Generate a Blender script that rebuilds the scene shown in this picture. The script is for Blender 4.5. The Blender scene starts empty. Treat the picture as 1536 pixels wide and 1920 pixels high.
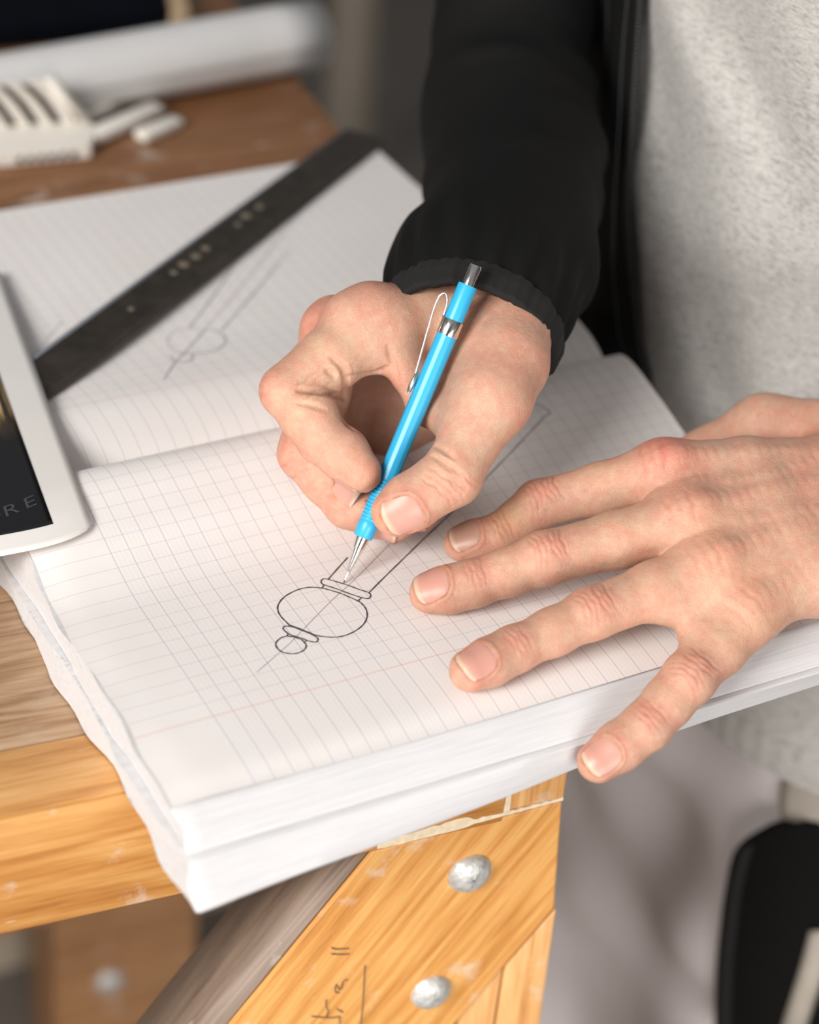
import bpy, bmesh, math, random
import numpy as np
from mathutils import Matrix, Vector

# ------------------------------------------------------------------ frame
# Work is laid out in millimetres: origin on the notebook page where its red
# margin meets the first writing line, X along the spine, Y away, Z up.
# The floor is 880 mm below the page.
FLOOR = -880.0
sc = bpy.context.scene
col = sc.collection
rng = np.random.default_rng(7)
random.seed(7)

def W(p):
    p = np.asarray(p, float)
    q = p.copy(); q[..., 2] -= FLOOR
    return q * 0.001

# ------------------------------------------------------------------ camera
FPX = 4200.0
CR = np.array([[0.88110866, -0.46584955, 0.08143533],
               [-0.21139566, -0.54201539, -0.81334568],
               [0.42303593, 0.69943085, -0.57605303]])
CC = np.array([-275.17, -581.815, 553.832])
RGT, DWN, FWD = CR
cam_d = bpy.data.cameras.new('camera'); cam = bpy.data.objects.new('camera', cam_d); col.objects.link(cam)
Mx = Matrix(((RGT[0], -DWN[0], -FWD[0]), (RGT[1], -DWN[1], -FWD[1]), (RGT[2], -DWN[2], -FWD[2])))
cam.matrix_world = Matrix.Translation(Vector(W(CC))) @ Mx.to_4x4()
cam_d.sensor_fit = 'VERTICAL'; cam_d.sensor_height = 36.0; cam_d.sensor_width = 28.8
cam_d.lens = FPX / 1920.0 * 36.0
cam_d.clip_start = 0.05; cam_d.clip_end = 60
cam_d.dof.use_dof = True; cam_d.dof.focus_distance = 0.905; cam_d.dof.aperture_fstop = 4.4
sc.camera = cam

def ray(x, y):
    return CR.T @ np.array([(x - 768) / FPX, (y - 960) / FPX, 1.0])
def at(x, y, z):
    d = ray(x, y); return CC + d * ((z - CC[2]) / d[2])
def dp(x, y, D):
    return CC + ray(x, y) * D

# ------------------------------------------------------------------ light
world = bpy.data.worlds.new('world'); sc.world = world; world.use_nodes = True
wn = world.node_tree.nodes; wn['Background'].inputs[0].default_value = (0.95, 0.97, 1.0, 1); wn['Background'].inputs[1].default_value = 0.27
def area(name, loc, target, sx, sy, watts, colr):
    d = bpy.data.lights.new(name, 'AREA'); d.shape = 'RECTANGLE'; d.size = sx; d.size_y = sy; d.energy = watts; d.color = colr
    o = bpy.data.objects.new(name, d); col.objects.link(o); o.location = loc
    o.rotation_euler = (Vector(target) - Vector(loc)).to_track_quat('-Z', 'Y').to_euler(); return o
area('window_daylight', (-2.1, -0.88, 2.28), (0.10, 0.05, 0.88), 1.2, 1.1, 96, (1.0, 0.965, 0.92))
area('front_fill_light', (-0.35, -2.75, 0.85), (0.25, 0.1, 0.65), 1.8, 1.3, 62, (1.0, 0.975, 0.95))  # added fill lamp for apron, brace and trousers, with no known window
sc.view_settings.view_transform = 'Standard'; sc.view_settings.look = 'None'
sc.view_settings.exposure = 0.0; sc.view_settings.gamma = 1.0; sc.view_settings.use_curve_mapping = False

# ------------------------------------------------------------------ object helpers
def tag(o, label, cat, group=None, kind=None):
    if label: o['label'] = label
    if cat: o['category'] = cat
    if group: o['group'] = group
    if kind: o['kind'] = kind
    return o
def thing(name, label, cat, base, group=None, rz=0.0):
    o = bpy.data.objects.new(name, None); col.objects.link(o); o.empty_display_size = 0.02
    o.location = W(base); o.rotation_euler = (0, 0, rz)
    return tag(o, label, cat, group)
def wpos(o):
    p = np.zeros(3)
    while o is not None:
        p += np.array(o.location); o = o.parent
    return p
def link(name, me, mat, parent=None, smooth=True, label=None):
    o = bpy.data.objects.new(name, me); col.objects.link(o)
    if mat is not None: me.materials.append(mat)
    if smooth and len(me.polygons): me.polygons.foreach_set('use_smooth', [True] * len(me.polygons))
    if parent is not None: o.parent = parent
    if label: o['label'] = label
    return o
def mesh_np(name, V, F, mat, parent=None, smooth=True, world_mm=True, label=None):
    """V in mm (frame above); stored relative to the parent's base, or to its own base if top-level."""
    V = np.asarray(V, float)
    Vw = W(V) if world_mm else V
    loc = None
    if world_mm:
        if parent is not None: Vw = Vw - wpos(parent)
        else:
            loc = np.array([*(Vw[:, :2].min(0) + Vw[:, :2].max(0)) / 2, Vw[:, 2].min()]); Vw = Vw - loc
    me = bpy.data.meshes.new(name)
    F = np.asarray(F) if not isinstance(F, np.ndarray) and len({len(f) for f in F}) == 1 else F
    if isinstance(F, np.ndarray):
        n, k = F.shape
        me.vertices.add(len(Vw)); me.vertices.foreach_set('co', Vw.astype(np.float32).ravel())
        me.loops.add(n * k); me.loops.foreach_set('vertex_index', F.astype(np.int32).ravel())
        me.polygons.add(n); me.polygons.foreach_set('loop_start', np.arange(0, n * k, k, dtype=np.int32))
        me.update(calc_edges=True); me.validate()
    else:
        me.from_pydata([tuple(v) for v in Vw], [], [tuple(f) for f in F]); me.update()
    o = link(name, me, mat, parent, smooth, label)
    if loc is not None: o.location = loc
    return o
def vcol(o, name, C):
    a = o.data.color_attributes.new(name, 'FLOAT_COLOR', 'POINT')
    C = np.asarray(C, np.float32); C = np.c_[C, np.ones(len(C), np.float32)] if C.shape[1] == 3 else C
    a.data.foreach_set('color', C.ravel())
def setuv(o, UV):
    l = o.data.uv_layers.new(name='uv'); vi = np.zeros(len(o.data.loops), np.int32); o.data.loops.foreach_get('vertex_index', vi)
    l.data.foreach_set('uv', np.asarray(UV, np.float32)[vi].ravel())
def bevel(o, w, seg=2):
    m = o.modifiers.new('bevel', 'BEVEL'); m.width = w * 0.001; m.segments = seg; m.limit_method = 'ANGLE'; m.angle_limit = math.radians(35); return o
def grid_faces(nu, nv, closed_v=False):
    i = np.arange(nu - 1)[:, None]; j = np.arange(nv if closed_v else nv - 1)[None, :]
    j2 = (j + 1) % nv
    a = i * nv + j; b = (i + 1) * nv + j; c = (i + 1) * nv + j2; d = i * nv + j2
    return np.stack([a, b, c, d], -1).reshape(-1, 4)
def norm(v):
    v = np.asarray(v, float); return v / np.linalg.norm(v)
def crom(P, n):
    """Catmull-Rom through points, n samples per span."""
    P = np.asarray(P, float); Q = np.vstack([2 * P[0] - P[1], P, 2 * P[-1] - P[-2]]); out = []
    for i in range(1, len(Q) - 2):
        t = np.linspace(0, 1, n, endpoint=False)[:, None]; a, b, c, d = Q[i - 1], Q[i], Q[i + 1], Q[i + 2]
        out.append(0.5 * (2 * b + (c - a) * t + (2 * a - 5 * b + 4 * c - d) * t**2 + (3 * b - a - 3 * c + d) * t**3))
    return np.vstack(out + [P[-1:]])
def frames(P, up=(0, 0, 1)):
    T = np.gradient(P, axis=0); T /= np.linalg.norm(T, axis=1)[:, None]
    u = np.array(up, float); N = []
    for t in T:
        u = u - t * (u @ t); u /= np.linalg.norm(u); N.append(u.copy())
    N = np.array(N); return T, N, np.cross(T, N)
def tube(P, R, nv=16, up=(0, 0, 1), cap=True):
    P = np.asarray(P, float); R = np.broadcast_to(np.asarray(R, float), (len(P),)) if np.ndim(R) < 2 else R
    T, N, B = frames(P, up); th = np.linspace(0, 2 * np.pi, nv, endpoint=False)
    rr = R[:, None] if R.ndim == 1 else R
    V = P[:, None] + rr[..., None] * (np.cos(th)[None, :, None] * N[:, None] + np.sin(th)[None, :, None] * B[:, None])
    V = V.reshape(-1, 3); F = [tuple(f) for f in grid_faces(len(P), nv, True)]
    if cap: F += [tuple(range(nv - 1, -1, -1)), tuple(range(len(V) - nv, len(V)))][::1]
    return V, F
def lathe(prof, axis, base, nv=24, ref=(0, 0, 1)):
    """prof: list of (s along axis, r)."""
    a = norm(axis); u = np.cross(a, ref); u = norm(u) if np.linalg.norm(u) > 1e-4 else np.array([1., 0, 0]); w = np.cross(a, u)
    th = np.linspace(0, 2 * np.pi, nv, endpoint=False)
    V = np.vstack([np.asarray(base) + a * s + r * (np.cos(th)[:, None] * u + np.sin(th)[:, None] * w) for s, r in prof])
    F = [tuple(f) for f in grid_faces(len(prof), nv, True)] + [tuple(range(nv - 1, -1, -1)), tuple(range(len(V) - nv, len(V)))]
    return V, F
def prism(poly, d0, d1, fn):
    """polygon [(a,b)...] extruded from d0 to d1; fn(a,b,d)->xyz mm."""
    n = len(poly); V = [fn(a, b, d0) for a, b in poly] + [fn(a, b, d1) for a, b in poly]
    F = [tuple(range(n)), tuple(range(2 * n - 1, n - 1, -1))] + [(i, i + n, (i + 1) % n + n, (i + 1) % n) for i in range(n)]
    return np.array(V), F
def boxv(lo, hi):
    x0, y0, z0 = lo; x1, y1, z1 = hi
    V = [(x0, y0, z0), (x1, y0, z0), (x1, y1, z0), (x0, y1, z0), (x0, y0, z1), (x1, y0, z1), (x1, y1, z1), (x0, y1, z1)]
    return np.array(V, float), [(0, 3, 2, 1), (4, 5, 6, 7), (0, 1, 5, 4), (1, 2, 6, 5), (2, 3, 7, 6), (3, 0, 4, 7)]

# ------------------------------------------------------------------ materials
class NT:
    def __init__(s, name):
        s.m = bpy.data.materials.new(name); s.m.use_nodes = True; s.t = s.m.node_tree; s.b = s.t.nodes['Principled BSDF']
    def n(s, typ, **k):
        o = s.t.nodes.new(typ)
        for a, v in k.items(): setattr(o, a, v)
        return o
    def l(s, a, b): s.t.links.new(a, b)
    def put(s, sock, v):
        if hasattr(v, 'is_linked') or isinstance(v, bpy.types.NodeSocket): s.l(v, sock)
        else: sock.default_value = v
    def math(s, op, a, b=0.0, c=0.0, clamp=False):
        o = s.n('ShaderNodeMath', operation=op); o.use_clamp = clamp
        for i, v in enumerate((a, b, c)): s.put(o.inputs[i], v)
        return o.outputs[0]
    def mix(s, f, a, b, mode='MIX'):
        o = s.n('ShaderNodeMix', data_type='RGBA', blend_type=mode); s.put(o.inputs[0], f)
        for i, v in ((6, a), (7, b)): s.put(o.inputs[i], (*v, 1) if isinstance(v, tuple) and len(v) == 3 else v)
        return o.outputs[2]
    def coord(s, which='Object', scale=(1, 1, 1), rot=(0, 0, 0), loc=(0, 0, 0), rand=False):
        tc = s.n('ShaderNodeTexCoord').outputs[which]
        if rand:
            oi = s.n('ShaderNodeObjectInfo'); v = s.n('ShaderNodeVectorMath', operation='SCALE'); s.l(oi.outputs['Location'], v.inputs[0]); v.inputs['Scale'].default_value = 3.7
            cmb = s.n('ShaderNodeCombineXYZ'); r = s.math('MULTIPLY', oi.outputs['Random'], 9.0)
            for i in range(3): s.l(r, cmb.inputs[i])
            ad = s.n('ShaderNodeVectorMath', operation='ADD'); s.l(tc, ad.inputs[0]); s.l(cmb.outputs[0], ad.inputs[1]); tc = ad.outputs[0]
        mp = s.n('ShaderNodeMapping'); s.l(tc, mp.inputs[0]); mp.inputs['Scale'].default_value = scale; mp.inputs['Rotation'].default_value = rot; mp.inputs['Location'].default_value = loc
        return mp.outputs[0]
    def noise(s, vec, scale, detail=4, rough=0.55, dist=0.0):
        o = s.n('ShaderNodeTexNoise'); s.l(vec, o.inputs['Vector']); o.inputs['Scale'].default_value = scale; o.inputs['Detail'].default_value = detail
        o.inputs['Roughness'].default_value = rough; o.inputs['Distortion'].default_value = dist; return o.outputs[0]
    def ramp(s, f, stops):
        o = s.n('ShaderNodeValToRGB'); s.l(f, o.inputs[0]); cr = o.color_ramp
        while len(cr.elements) > 1: cr.elements.remove(cr.elements[-1])
        cr.elements[0].position = stops[0][0]; cr.elements[0].color = (*stops[0][1], 1)
        for p, c in stops[1:]: e = cr.elements.new(p); e.color = (*c, 1)
        return o.outputs[0]
    def rng(s, v, a, b, c=0.0, d=1.0):
        o = s.n('ShaderNodeMapRange'); s.l(v, o.inputs[0]); o.inputs[1].default_value = a; o.inputs[2].default_value = b; o.inputs[3].default_value = c; o.inputs[4].default_value = d; return o.outputs[0]
    def bump(s, h, strength, dist):
        o = s.n('ShaderNodeBump'); s.l(h, o.inputs['Height']); o.inputs['Strength'].default_value = strength; o.inputs['Distance'].default_value = dist; s.l(o.outputs[0], s.b.inputs['Normal']); return o
    def set(s, **k):
        for a, v in k.items(): s.put(s.b.inputs[a.replace('_', ' ')], (*v, 1) if isinstance(v, tuple) and len(v) == 3 and 'Color' in a else v)
        return s.m
def plain(name, c, rough=0.5, metal=0.0, nz=None, bumpd=None, coat=0.0):
    t = NT(name); base = c
    v = t.coord('Object')
    if nz:
        n = t.noise(v, nz[0], 5); base = t.mix(t.rng(n, 0.3, 0.7), tuple(x * (1 - nz[1]) for x in c), tuple(min(1, x * (1 + nz[1])) for x in c))
    if bumpd: t.bump(t.noise(v, bumpd[0], 4), bumpd[1], bumpd[2])
    t.set(Base_Color=base, Roughness=rough, Metallic=metal, Coat_Weight=coat); return t.m
def wood(name, dark, mid, light, wear=0.25, axis=0, wearcol=(0.72, 0.66, 0.58), rough=0.5, ringscale=1.0, knots=True):
    t = NT(name)
    st = [1, 1, 1]; st[axis] = 0.07
    v = t.coord('Object', tuple(st), rand=True); raw = t.coord('Object', (1, 1, 1), rand=True)
    big = t.noise(v, 14 * ringscale, 3, 0.5, 0.6)
    w = t.math('SINE', t.math('MULTIPLY', big, 95 * ringscale))
    fib = t.noise(v, 420, 4, 0.6)
    g = t.math('ADD', t.math('MULTIPLY', w, 0.11), t.math('ADD', t.math('MULTIPLY', fib, 0.75), t.math('MULTIPLY', t.noise(raw, 9, 3), 0.35)))
    c = t.ramp(g, [(0.30, dark), (0.52, mid), (0.78, light)])
    wr = t.rng(t.noise(raw, 30, 6, 0.65), 0.64 - 0.14 * wear, 0.72, 0, min(1, 0.25 + wear))
    st2 = [1, 1, 1]; st2[axis] = 0.2
    sc_ = t.rng(t.noise(t.coord('Object', tuple(st2), rand=True), 160, 3, 0.6), 0.70, 0.76, 0, min(1.0, 0.4 + wear))
    c = t.mix(wr, c, wearcol); c = t.mix(t.math('MULTIPLY', sc_, 0.6), c, (0.85, 0.80, 0.72))
    if knots:
        dk = t.rng(t.noise(t.coord('Object', tuple(st), loc=(3, 1, 2), rand=True), 60, 2, 0.5), 0.70, 0.76, 0, 0.6); c = t.mix(dk, c, tuple(x * 0.35 for x in dark))
    t.bump(t.math('ADD', fib, t.math('MULTIPLY', w, 0.3)), 0.25, 0.0006)
    t.set(Base_Color=c, Roughness=rough); return t.m
M = {}
M['wood_top'] = wood('worn_oak', (0.30, 0.165, 0.083), (0.43, 0.27, 0.155), (0.55, 0.39, 0.265), 0.12, wearcol=(0.50, 0.40, 0.31))
M['wood_far'] = wood('brown_oak', (0.17, 0.07, 0.026), (0.27, 0.12, 0.05), (0.36, 0.175, 0.078), 0.35)
M['wood_light'] = wood('pale_pine', (0.50, 0.22, 0.065), (0.68, 0.34, 0.115), (0.78, 0.47, 0.21), 0.3)
M['wood_orange'] = wood('orange_pine', (0.50, 0.20, 0.042), (0.66, 0.30, 0.075), (0.76, 0.42, 0.135), 0.25)
M['wood_apron'] = wood('dimmed_orange_pine', (0.40, 0.15, 0.03), (0.54, 0.235, 0.055), (0.66, 0.34, 0.105), 0.3)  # orange pine darkened in colour for the dimmer light on the apron face
M['wood_dull'] = wood('dull_pine', (0.26, 0.12, 0.05), (0.38, 0.19, 0.085), (0.47, 0.26, 0.13), 0.2, axis=2)
M['wood_side'] = wood('shaded_grey_sawn', (0.16, 0.11, 0.08), (0.22, 0.155, 0.115), (0.28, 0.20, 0.15), 0.1, knots=False)  # brace side; its shade is painted in as darker grey-brown wood
M['bolt'] = plain('zinc', (0.62, 0.62, 0.60), 0.5, 0.55, (260, 0.25), (350, 0.6, 0.0008))
M['filler'] = plain('pale_filler', (0.80, 0.66, 0.47), 0.7, 0, (300, 0.12), (500, 0.5, 0.0006))
M['graphite'] = plain('graphite', (0.085, 0.075, 0.075), 0.6)
M['graphite_faint'] = plain('graphite_faint', (0.36, 0.33, 0.335), 0.7)
M['pencil_note'] = plain('pencil_note', (0.16, 0.10, 0.07), 0.7)
M['blue'] = plain('blue_plastic', (0.030, 0.40, 0.70), 0.34, 0)
M['chrome'] = plain('chrome', (0.78, 0.76, 0.74), 0.12, 1.0)
M['clip'] = plain('satin_chrome', (0.70, 0.66, 0.62), 0.28, 1.0)
M['steel'] = plain('dark_steel', (0.075, 0.060, 0.048), 0.36, 0.75, (90, 0.35), (500, 0.25, 0.0003))
M['steel_edge'] = plain('steel_highlight', (0.42, 0.46, 0.52), 0.35, 0.8)  # bluish highlight along the ruler edge, painted as paler steel
M['stamp'] = plain('stamped_glints', (0.42, 0.35, 0.26), 0.35, 0.7)  # stamped figures, with their glints put into the paler colour
M['roll'] = plain('white_roll_paper', (0.70, 0.69, 0.69), 0.6, 0, (6, 0.04))
M['card'] = plain('white_card', (0.80, 0.775, 0.745), 0.55, 0, (8, 0.02))
M['slat'] = plain('white_slat', (0.84, 0.80, 0.74), 0.6, 0, (20, 0.05))
M['slatgap'] = plain('brown_gap', (0.05, 0.032, 0.02), 0.7)
M['ink'] = plain('dark_print', (0.10, 0.10, 0.11), 0.6)
M['navy'] = plain('navy_cover', (0.0016, 0.0028, 0.0055), 0.9, 0, (14, 0.4)); M['navy'].node_tree.nodes['Principled BSDF'].inputs['Specular IOR Level'].default_value = 0.08
M['cream'] = plain('cream_board', (0.50, 0.36, 0.22), 0.6)
M['floor'] = plain('concrete', (0.17, 0.150, 0.130), 0.8, 0, (3.0, 0.25), (60, 0.2, 0.002))
M['wallm'] = plain('plaster', (0.55, 0.54, 0.52), 0.85, 0, (2.0, 0.06))
M['post'] = plain('beige_paint', (0.17, 0.142, 0.108), 0.6, 0, (5, 0.1))
M['frame'] = plain('white_frame', (0.75, 0.75, 0.74), 0.5)

def jacket_mat():
    t = NT('black_softshell'); v = t.coord('Object')
    n = t.noise(v, 1400, 2); big = t.noise(v, 7, 3)
    c = t.mix(t.rng(big, 0.3, 0.7), (0.0035, 0.0034, 0.0035), (0.0058, 0.0056, 0.0057))
    t.bump(n, 0.25, 0.0004); t.set(Base_Color=c, Roughness=0.8, Specular_IOR_Level=0.16); return t.m
M['jacket'] = jacket_mat()
M['cuff'] = plain('black_cuff', (0.005, 0.0048, 0.0048), 0.9, 0, None, (900, 0.4, 0.0005))
M['zip'] = plain('black_zip', (0.012, 0.011, 0.011), 0.35, 0.2)
def sweater_mat():
    t = NT('heather_grey_knit')
    v = t.coord('Object', (1, 1, 5.5)); a = t.noise(v, 170, 6, 0.75); b = t.noise(t.coord('Object', (1, 1, 2.2), loc=(2, 3, 1)), 420, 3, 0.6); l = t.noise(t.coord('Object'), 9, 3)
    g = t.math('ADD', t.math('MULTIPLY', a, 0.75), t.math('MULTIPLY', b, 0.35)); g = t.math('ADD', g, t.math('MULTIPLY', t.math('SUBTRACT', l, 0.5), 0.14))
    c = t.ramp(g, [(0.38, (0.18, 0.176, 0.168)), (0.50, (0.345, 0.333, 0.317)), (0.60, (0.465, 0.448, 0.427)), (0.75, (0.54, 0.52, 0.495))])
    wv = t.n('ShaderNodeTexWave', wave_type='BANDS', bands_direction='Y'); t.l(t.coord('Object'), wv.inputs[0]); wv.inputs['Scale'].default_value = 260; wv.inputs['Distortion'].default_value = 1.5
    t.bump(t.math('ADD', t.math('MULTIPLY', wv.outputs[1], 0.4), b), 0.35, 0.0007)
    t.set(Base_Color=c, Roughness=0.9, Sheen_Weight=0.15); return t.m
M['sweater'] = sweater_mat()
def twill(name, c, c2, s=600):
    t = NT(name); v = t.coord('Object'); n = t.noise(v, 10, 4, 0.6); f = t.noise(v, s, 3)
    t.bump(f, 0.3, 0.0006); t.set(Base_Color=t.mix(t.rng(n, 0.3, 0.7), c, c2), Roughness=0.9, Specular_IOR_Level=0.15); return t.m
M['trouser'] = twill('grey_twill', (0.55, 0.505, 0.505), (0.62, 0.575, 0.575))
M['trouser_worn'] = twill('worn_grey_canvas', (0.20, 0.175, 0.15), (0.40, 0.36, 0.31), 90)
M['pad'] = twill('black_cordura', (0.0018, 0.0018, 0.0018), (0.0026, 0.0026, 0.0026))
M['padhem'] = twill('black_hem', (0.012, 0.0115, 0.0115), (0.016, 0.015, 0.015))
def skin_mat():
    t = NT('skin'); v = t.coord('Object'); at_ = t.n('ShaderNodeAttribute', attribute_name='tint').outputs['Color']
    m1 = t.rng(t.noise(v, 130, 5, 0.62), 0.36, 0.68); m2 = t.rng(t.noise(t.coord('Object', loc=(5, 2, 7)), 260, 4, 0.6), 0.42, 0.70)
    c = t.mix(t.math('MULTIPLY', m1, 0.55), at_, (0.62, 0.235, 0.165)); c = t.mix(t.math('MULTIPLY', m2, 0.22), c, (0.80, 0.56, 0.40))
    fr = t.rng(t.noise(t.coord('Object', loc=(1, 8, 3)), 210, 2, 0.5), 0.70, 0.78, 0, 0.35); c = t.mix(fr, c, (0.42, 0.16, 0.075))
    vo = t.n('ShaderNodeTexVoronoi', feature='DISTANCE_TO_EDGE'); t.l(v, vo.inputs['Vector']); vo.inputs['Scale'].default_value = 900
    h = t.math('ADD', t.math('MULTIPLY', t.rng(vo.outputs['Distance'], 0.0, 0.10), 0.35), t.noise(v, 800, 4, 0.65))
    h = t.math('ADD', h, t.math('MULTIPLY', t.noise(v, 220, 3, 0.6), 1.2))
    t.bump(h, 0.38, 0.0007)
    t.set(Base_Color=c, Roughness=0.47, Specular_IOR_Level=0.42, Subsurface_Weight=0.22, Subsurface_Scale=0.0035)
    t.b.inputs['Subsurface Radius'].default_value = (1.0, 0.32, 0.18); return t.m
M['skin'] = skin_mat()
def nail_mat():
    t = NT('fingernail'); a = t.n('ShaderNodeAttribute', attribute_name='tint').outputs['Color']
    t.bump(t.noise(t.coord('Object'), 500, 2), 0.06, 0.0003)
    t.set(Base_Color=a, Roughness=0.36, Specular_IOR_Level=0.38, Subsurface_Weight=0.15, Subsurface_Scale=0.002); return t.m
M['nail'] = nail_mat()
def page_mat():
    t = NT('ruled_page'); uv = t.n('ShaderNodeUVMap', uv_map='uv').outputs[0]; sp = t.n('ShaderNodeSeparateXYZ'); t.l(uv, sp.inputs[0]); u, v = sp.outputs[0], sp.outputs[1]
    def line(x, per, w, soft):
        f = t.math('ABSOLUTE', t.math('SUBTRACT', t.math('FRACT', t.math('ADD', t.math('DIVIDE', x, per), 0.5)), 0.5)); f = t.math('MULTIPLY', f, per)
        return t.rng(f, w, w + soft, 1.0, 0.0)
    def step(x, a, lo=False): return t.math('LESS_THAN' if lo else 'GREATER_THAN', x, a)
    inw = step(u, -0.3); wl = t.math('MULTIPLY', line(u, 8, 0.10, 0.10), inw); fine = t.math('MULTIPLY', line(u, 2, 0.06, 0.10), inw)
    vl = t.math('MULTIPLY', line(v, 8, 0.10, 0.10), step(v, 4.0)); red = t.rng(t.math('ABSOLUTE', v), 0.13, 0.28, 1, 0)
    nz = t.noise(t.coord('Object'), 18, 3); c = t.mix(t.rng(nz, 0.3, 0.7), (0.83, 0.79, 0.765), (0.87, 0.835, 0.815))
    c = t.mix(t.math('MULTIPLY', fine, 0.16), c, (0.42, 0.36, 0.55)); c = t.mix(t.math('MULTIPLY', vl, 0.36), c, (0.33, 0.28, 0.50)); c = t.mix(t.math('MULTIPLY', wl, 0.52), c, (0.27, 0.22, 0.42)); c = t.mix(t.math('MULTIPLY', red, 0.55), c, (0.80, 0.22, 0.18))
    t.bump(t.noise(t.coord('Object'), 1300, 3), 0.1, 0.0002); t.set(Base_Color=c, Roughness=0.75, Specular_IOR_Level=0.3); return t.m
M['page'] = page_mat()
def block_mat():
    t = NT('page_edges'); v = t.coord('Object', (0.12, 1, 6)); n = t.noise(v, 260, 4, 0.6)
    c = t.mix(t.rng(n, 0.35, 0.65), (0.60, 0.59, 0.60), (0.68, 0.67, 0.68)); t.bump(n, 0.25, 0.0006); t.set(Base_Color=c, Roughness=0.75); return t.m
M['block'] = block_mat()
def photo_mat():
    t = NT('printed_photo'); uv = t.coord('UV', (1, 1, 1))
    a = t.noise(t.coord('UV', (4.5, 1.6, 1), rot=(0, 0, 0.75)), 1.6, 6, 0.62, 0.4); b = t.noise(t.coord('UV', (16, 2, 1), rot=(0, 0, 0.75)), 2.2, 4, 0.6)
    sp = t.n('ShaderNodeSeparateXYZ'); t.l(t.n('ShaderNodeTexCoord').outputs['UV'], sp.inputs[0])
    band = t.rng(t.math('ABSOLUTE', t.math('SUBTRACT', sp.outputs[1], 0.62)), 0.10, 0.26, 1, 0)
    g = t.math('MULTIPLY', t.math('MULTIPLY', t.rng(a, 0.40, 0.53), band), t.rng(b, 0.3, 0.6))
    c = t.ramp(g, [(0.0, (0.006, 0.006, 0.008)), (0.35, (0.05, 0.03, 0.015)), (0.75, (0.42, 0.28, 0.12)), (1.0, (0.70, 0.56, 0.34))])
    t.set(Base_Color=c, Roughness=0.35); return t.m
M['photo'] = photo_mat()
M['photo_mark'] = plain('grey_letters', (0.055, 0.058, 0.065), 0.45)

# ------------------------------------------------------------------ setting
def struct(name, V, F, mat, smooth=False, **k):
    o = mesh_np(name, V, F, mat, None, smooth); o['kind'] = 'structure'; return o
struct('floor', *boxv((-3200, -3000, FLOOR - 60), (4200, 4600, FLOOR)), M['floor'])
struct('wall_back', *boxv((-3200, 4600, FLOOR), (4200, 4720, FLOOR + 3200)), M['wallm'])
struct('wall_right', *boxv((4200, -3000, FLOOR), (4320, 4600, FLOOR + 3200)), M['wallm'])
# daylight wall with the window the light comes through
V = []; F = []
for lo, hi in (((-2420, -3000, FLOOR), (-2300, 4600, FLOOR + 1500)), ((-2420, -3000, FLOOR + 2800), (-2300, 4600, FLOOR + 3200)),
               ((-2420, -3000, FLOOR + 1500), (-2300, -1750, FLOOR + 2800)), ((-2420, -350, FLOOR + 1500), (-2300, 4600, FLOOR + 2800))):
    v, f = boxv(lo, hi); F += [tuple(i + len(V) for i in q) for q in f]; V += list(v)
struct('wall_left', np.array(V), F, M['wallm'])
V = []; F = []
for lo, hi in (((-2400, -1650, FLOOR + 1500), (-2330, -1600, FLOOR + 2800)), ((-2400, -300, FLOOR + 1500), (-2330, -250, FLOOR + 2800)),
               ((-2400, -1600, FLOOR + 1500), (-2330, -300, FLOOR + 1550)), ((-2400, -1600, FLOOR + 2750), (-2330, -300, FLOOR + 2800)),
               ((-2390, -970, FLOOR + 1550), (-2340, -930, FLOOR + 2750))):
    v, f = boxv(lo, hi); F += [tuple(i + len(V) for i in q) for q in f]; V += list(v)
struct('window_1', np.array(V), F, M['frame'])

V = []; F = []
for lo, hi in (((-2300, -3120, FLOOR), (4200, -3000, FLOOR + 120)), ((-2300, -3120, FLOOR + 1620), (4200, -3000, FLOOR + 3200)), ((-2300, -3120, FLOOR + 120), (-1350, -3000, FLOOR + 1620)), ((650, -3120, FLOOR + 120), (4200, -3000, FLOOR + 1620))):
    v, f = boxv(lo, hi); F += [tuple(i + len(V) for i in q) for q in f]; V += list(v)
struct('wall_front', np.array(V), F, M['wallm'])
V = []; F = []
for lo, hi in (((-1350, -3090, FLOOR + 120), (-1295, -3030, FLOOR + 1620)), ((595, -3090, FLOOR + 120), (650, -3030, FLOOR + 1620)), ((-1295, -3090, FLOOR + 120), (595, -3030, FLOOR + 175)), ((-1295, -3090, FLOOR + 1565), (595, -3030, FLOOR + 1620)), ((-372, -3085, FLOOR + 175), (-328, -3035, FLOOR + 1565))):
    v, f = boxv(lo, hi); F += [tuple(i + len(V) for i in q) for q in f]; V += list(v)
struct('fill_lamp_frame', np.array(V), F, M['frame'])  # unseen window frame, added around the front fill lamp

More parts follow.
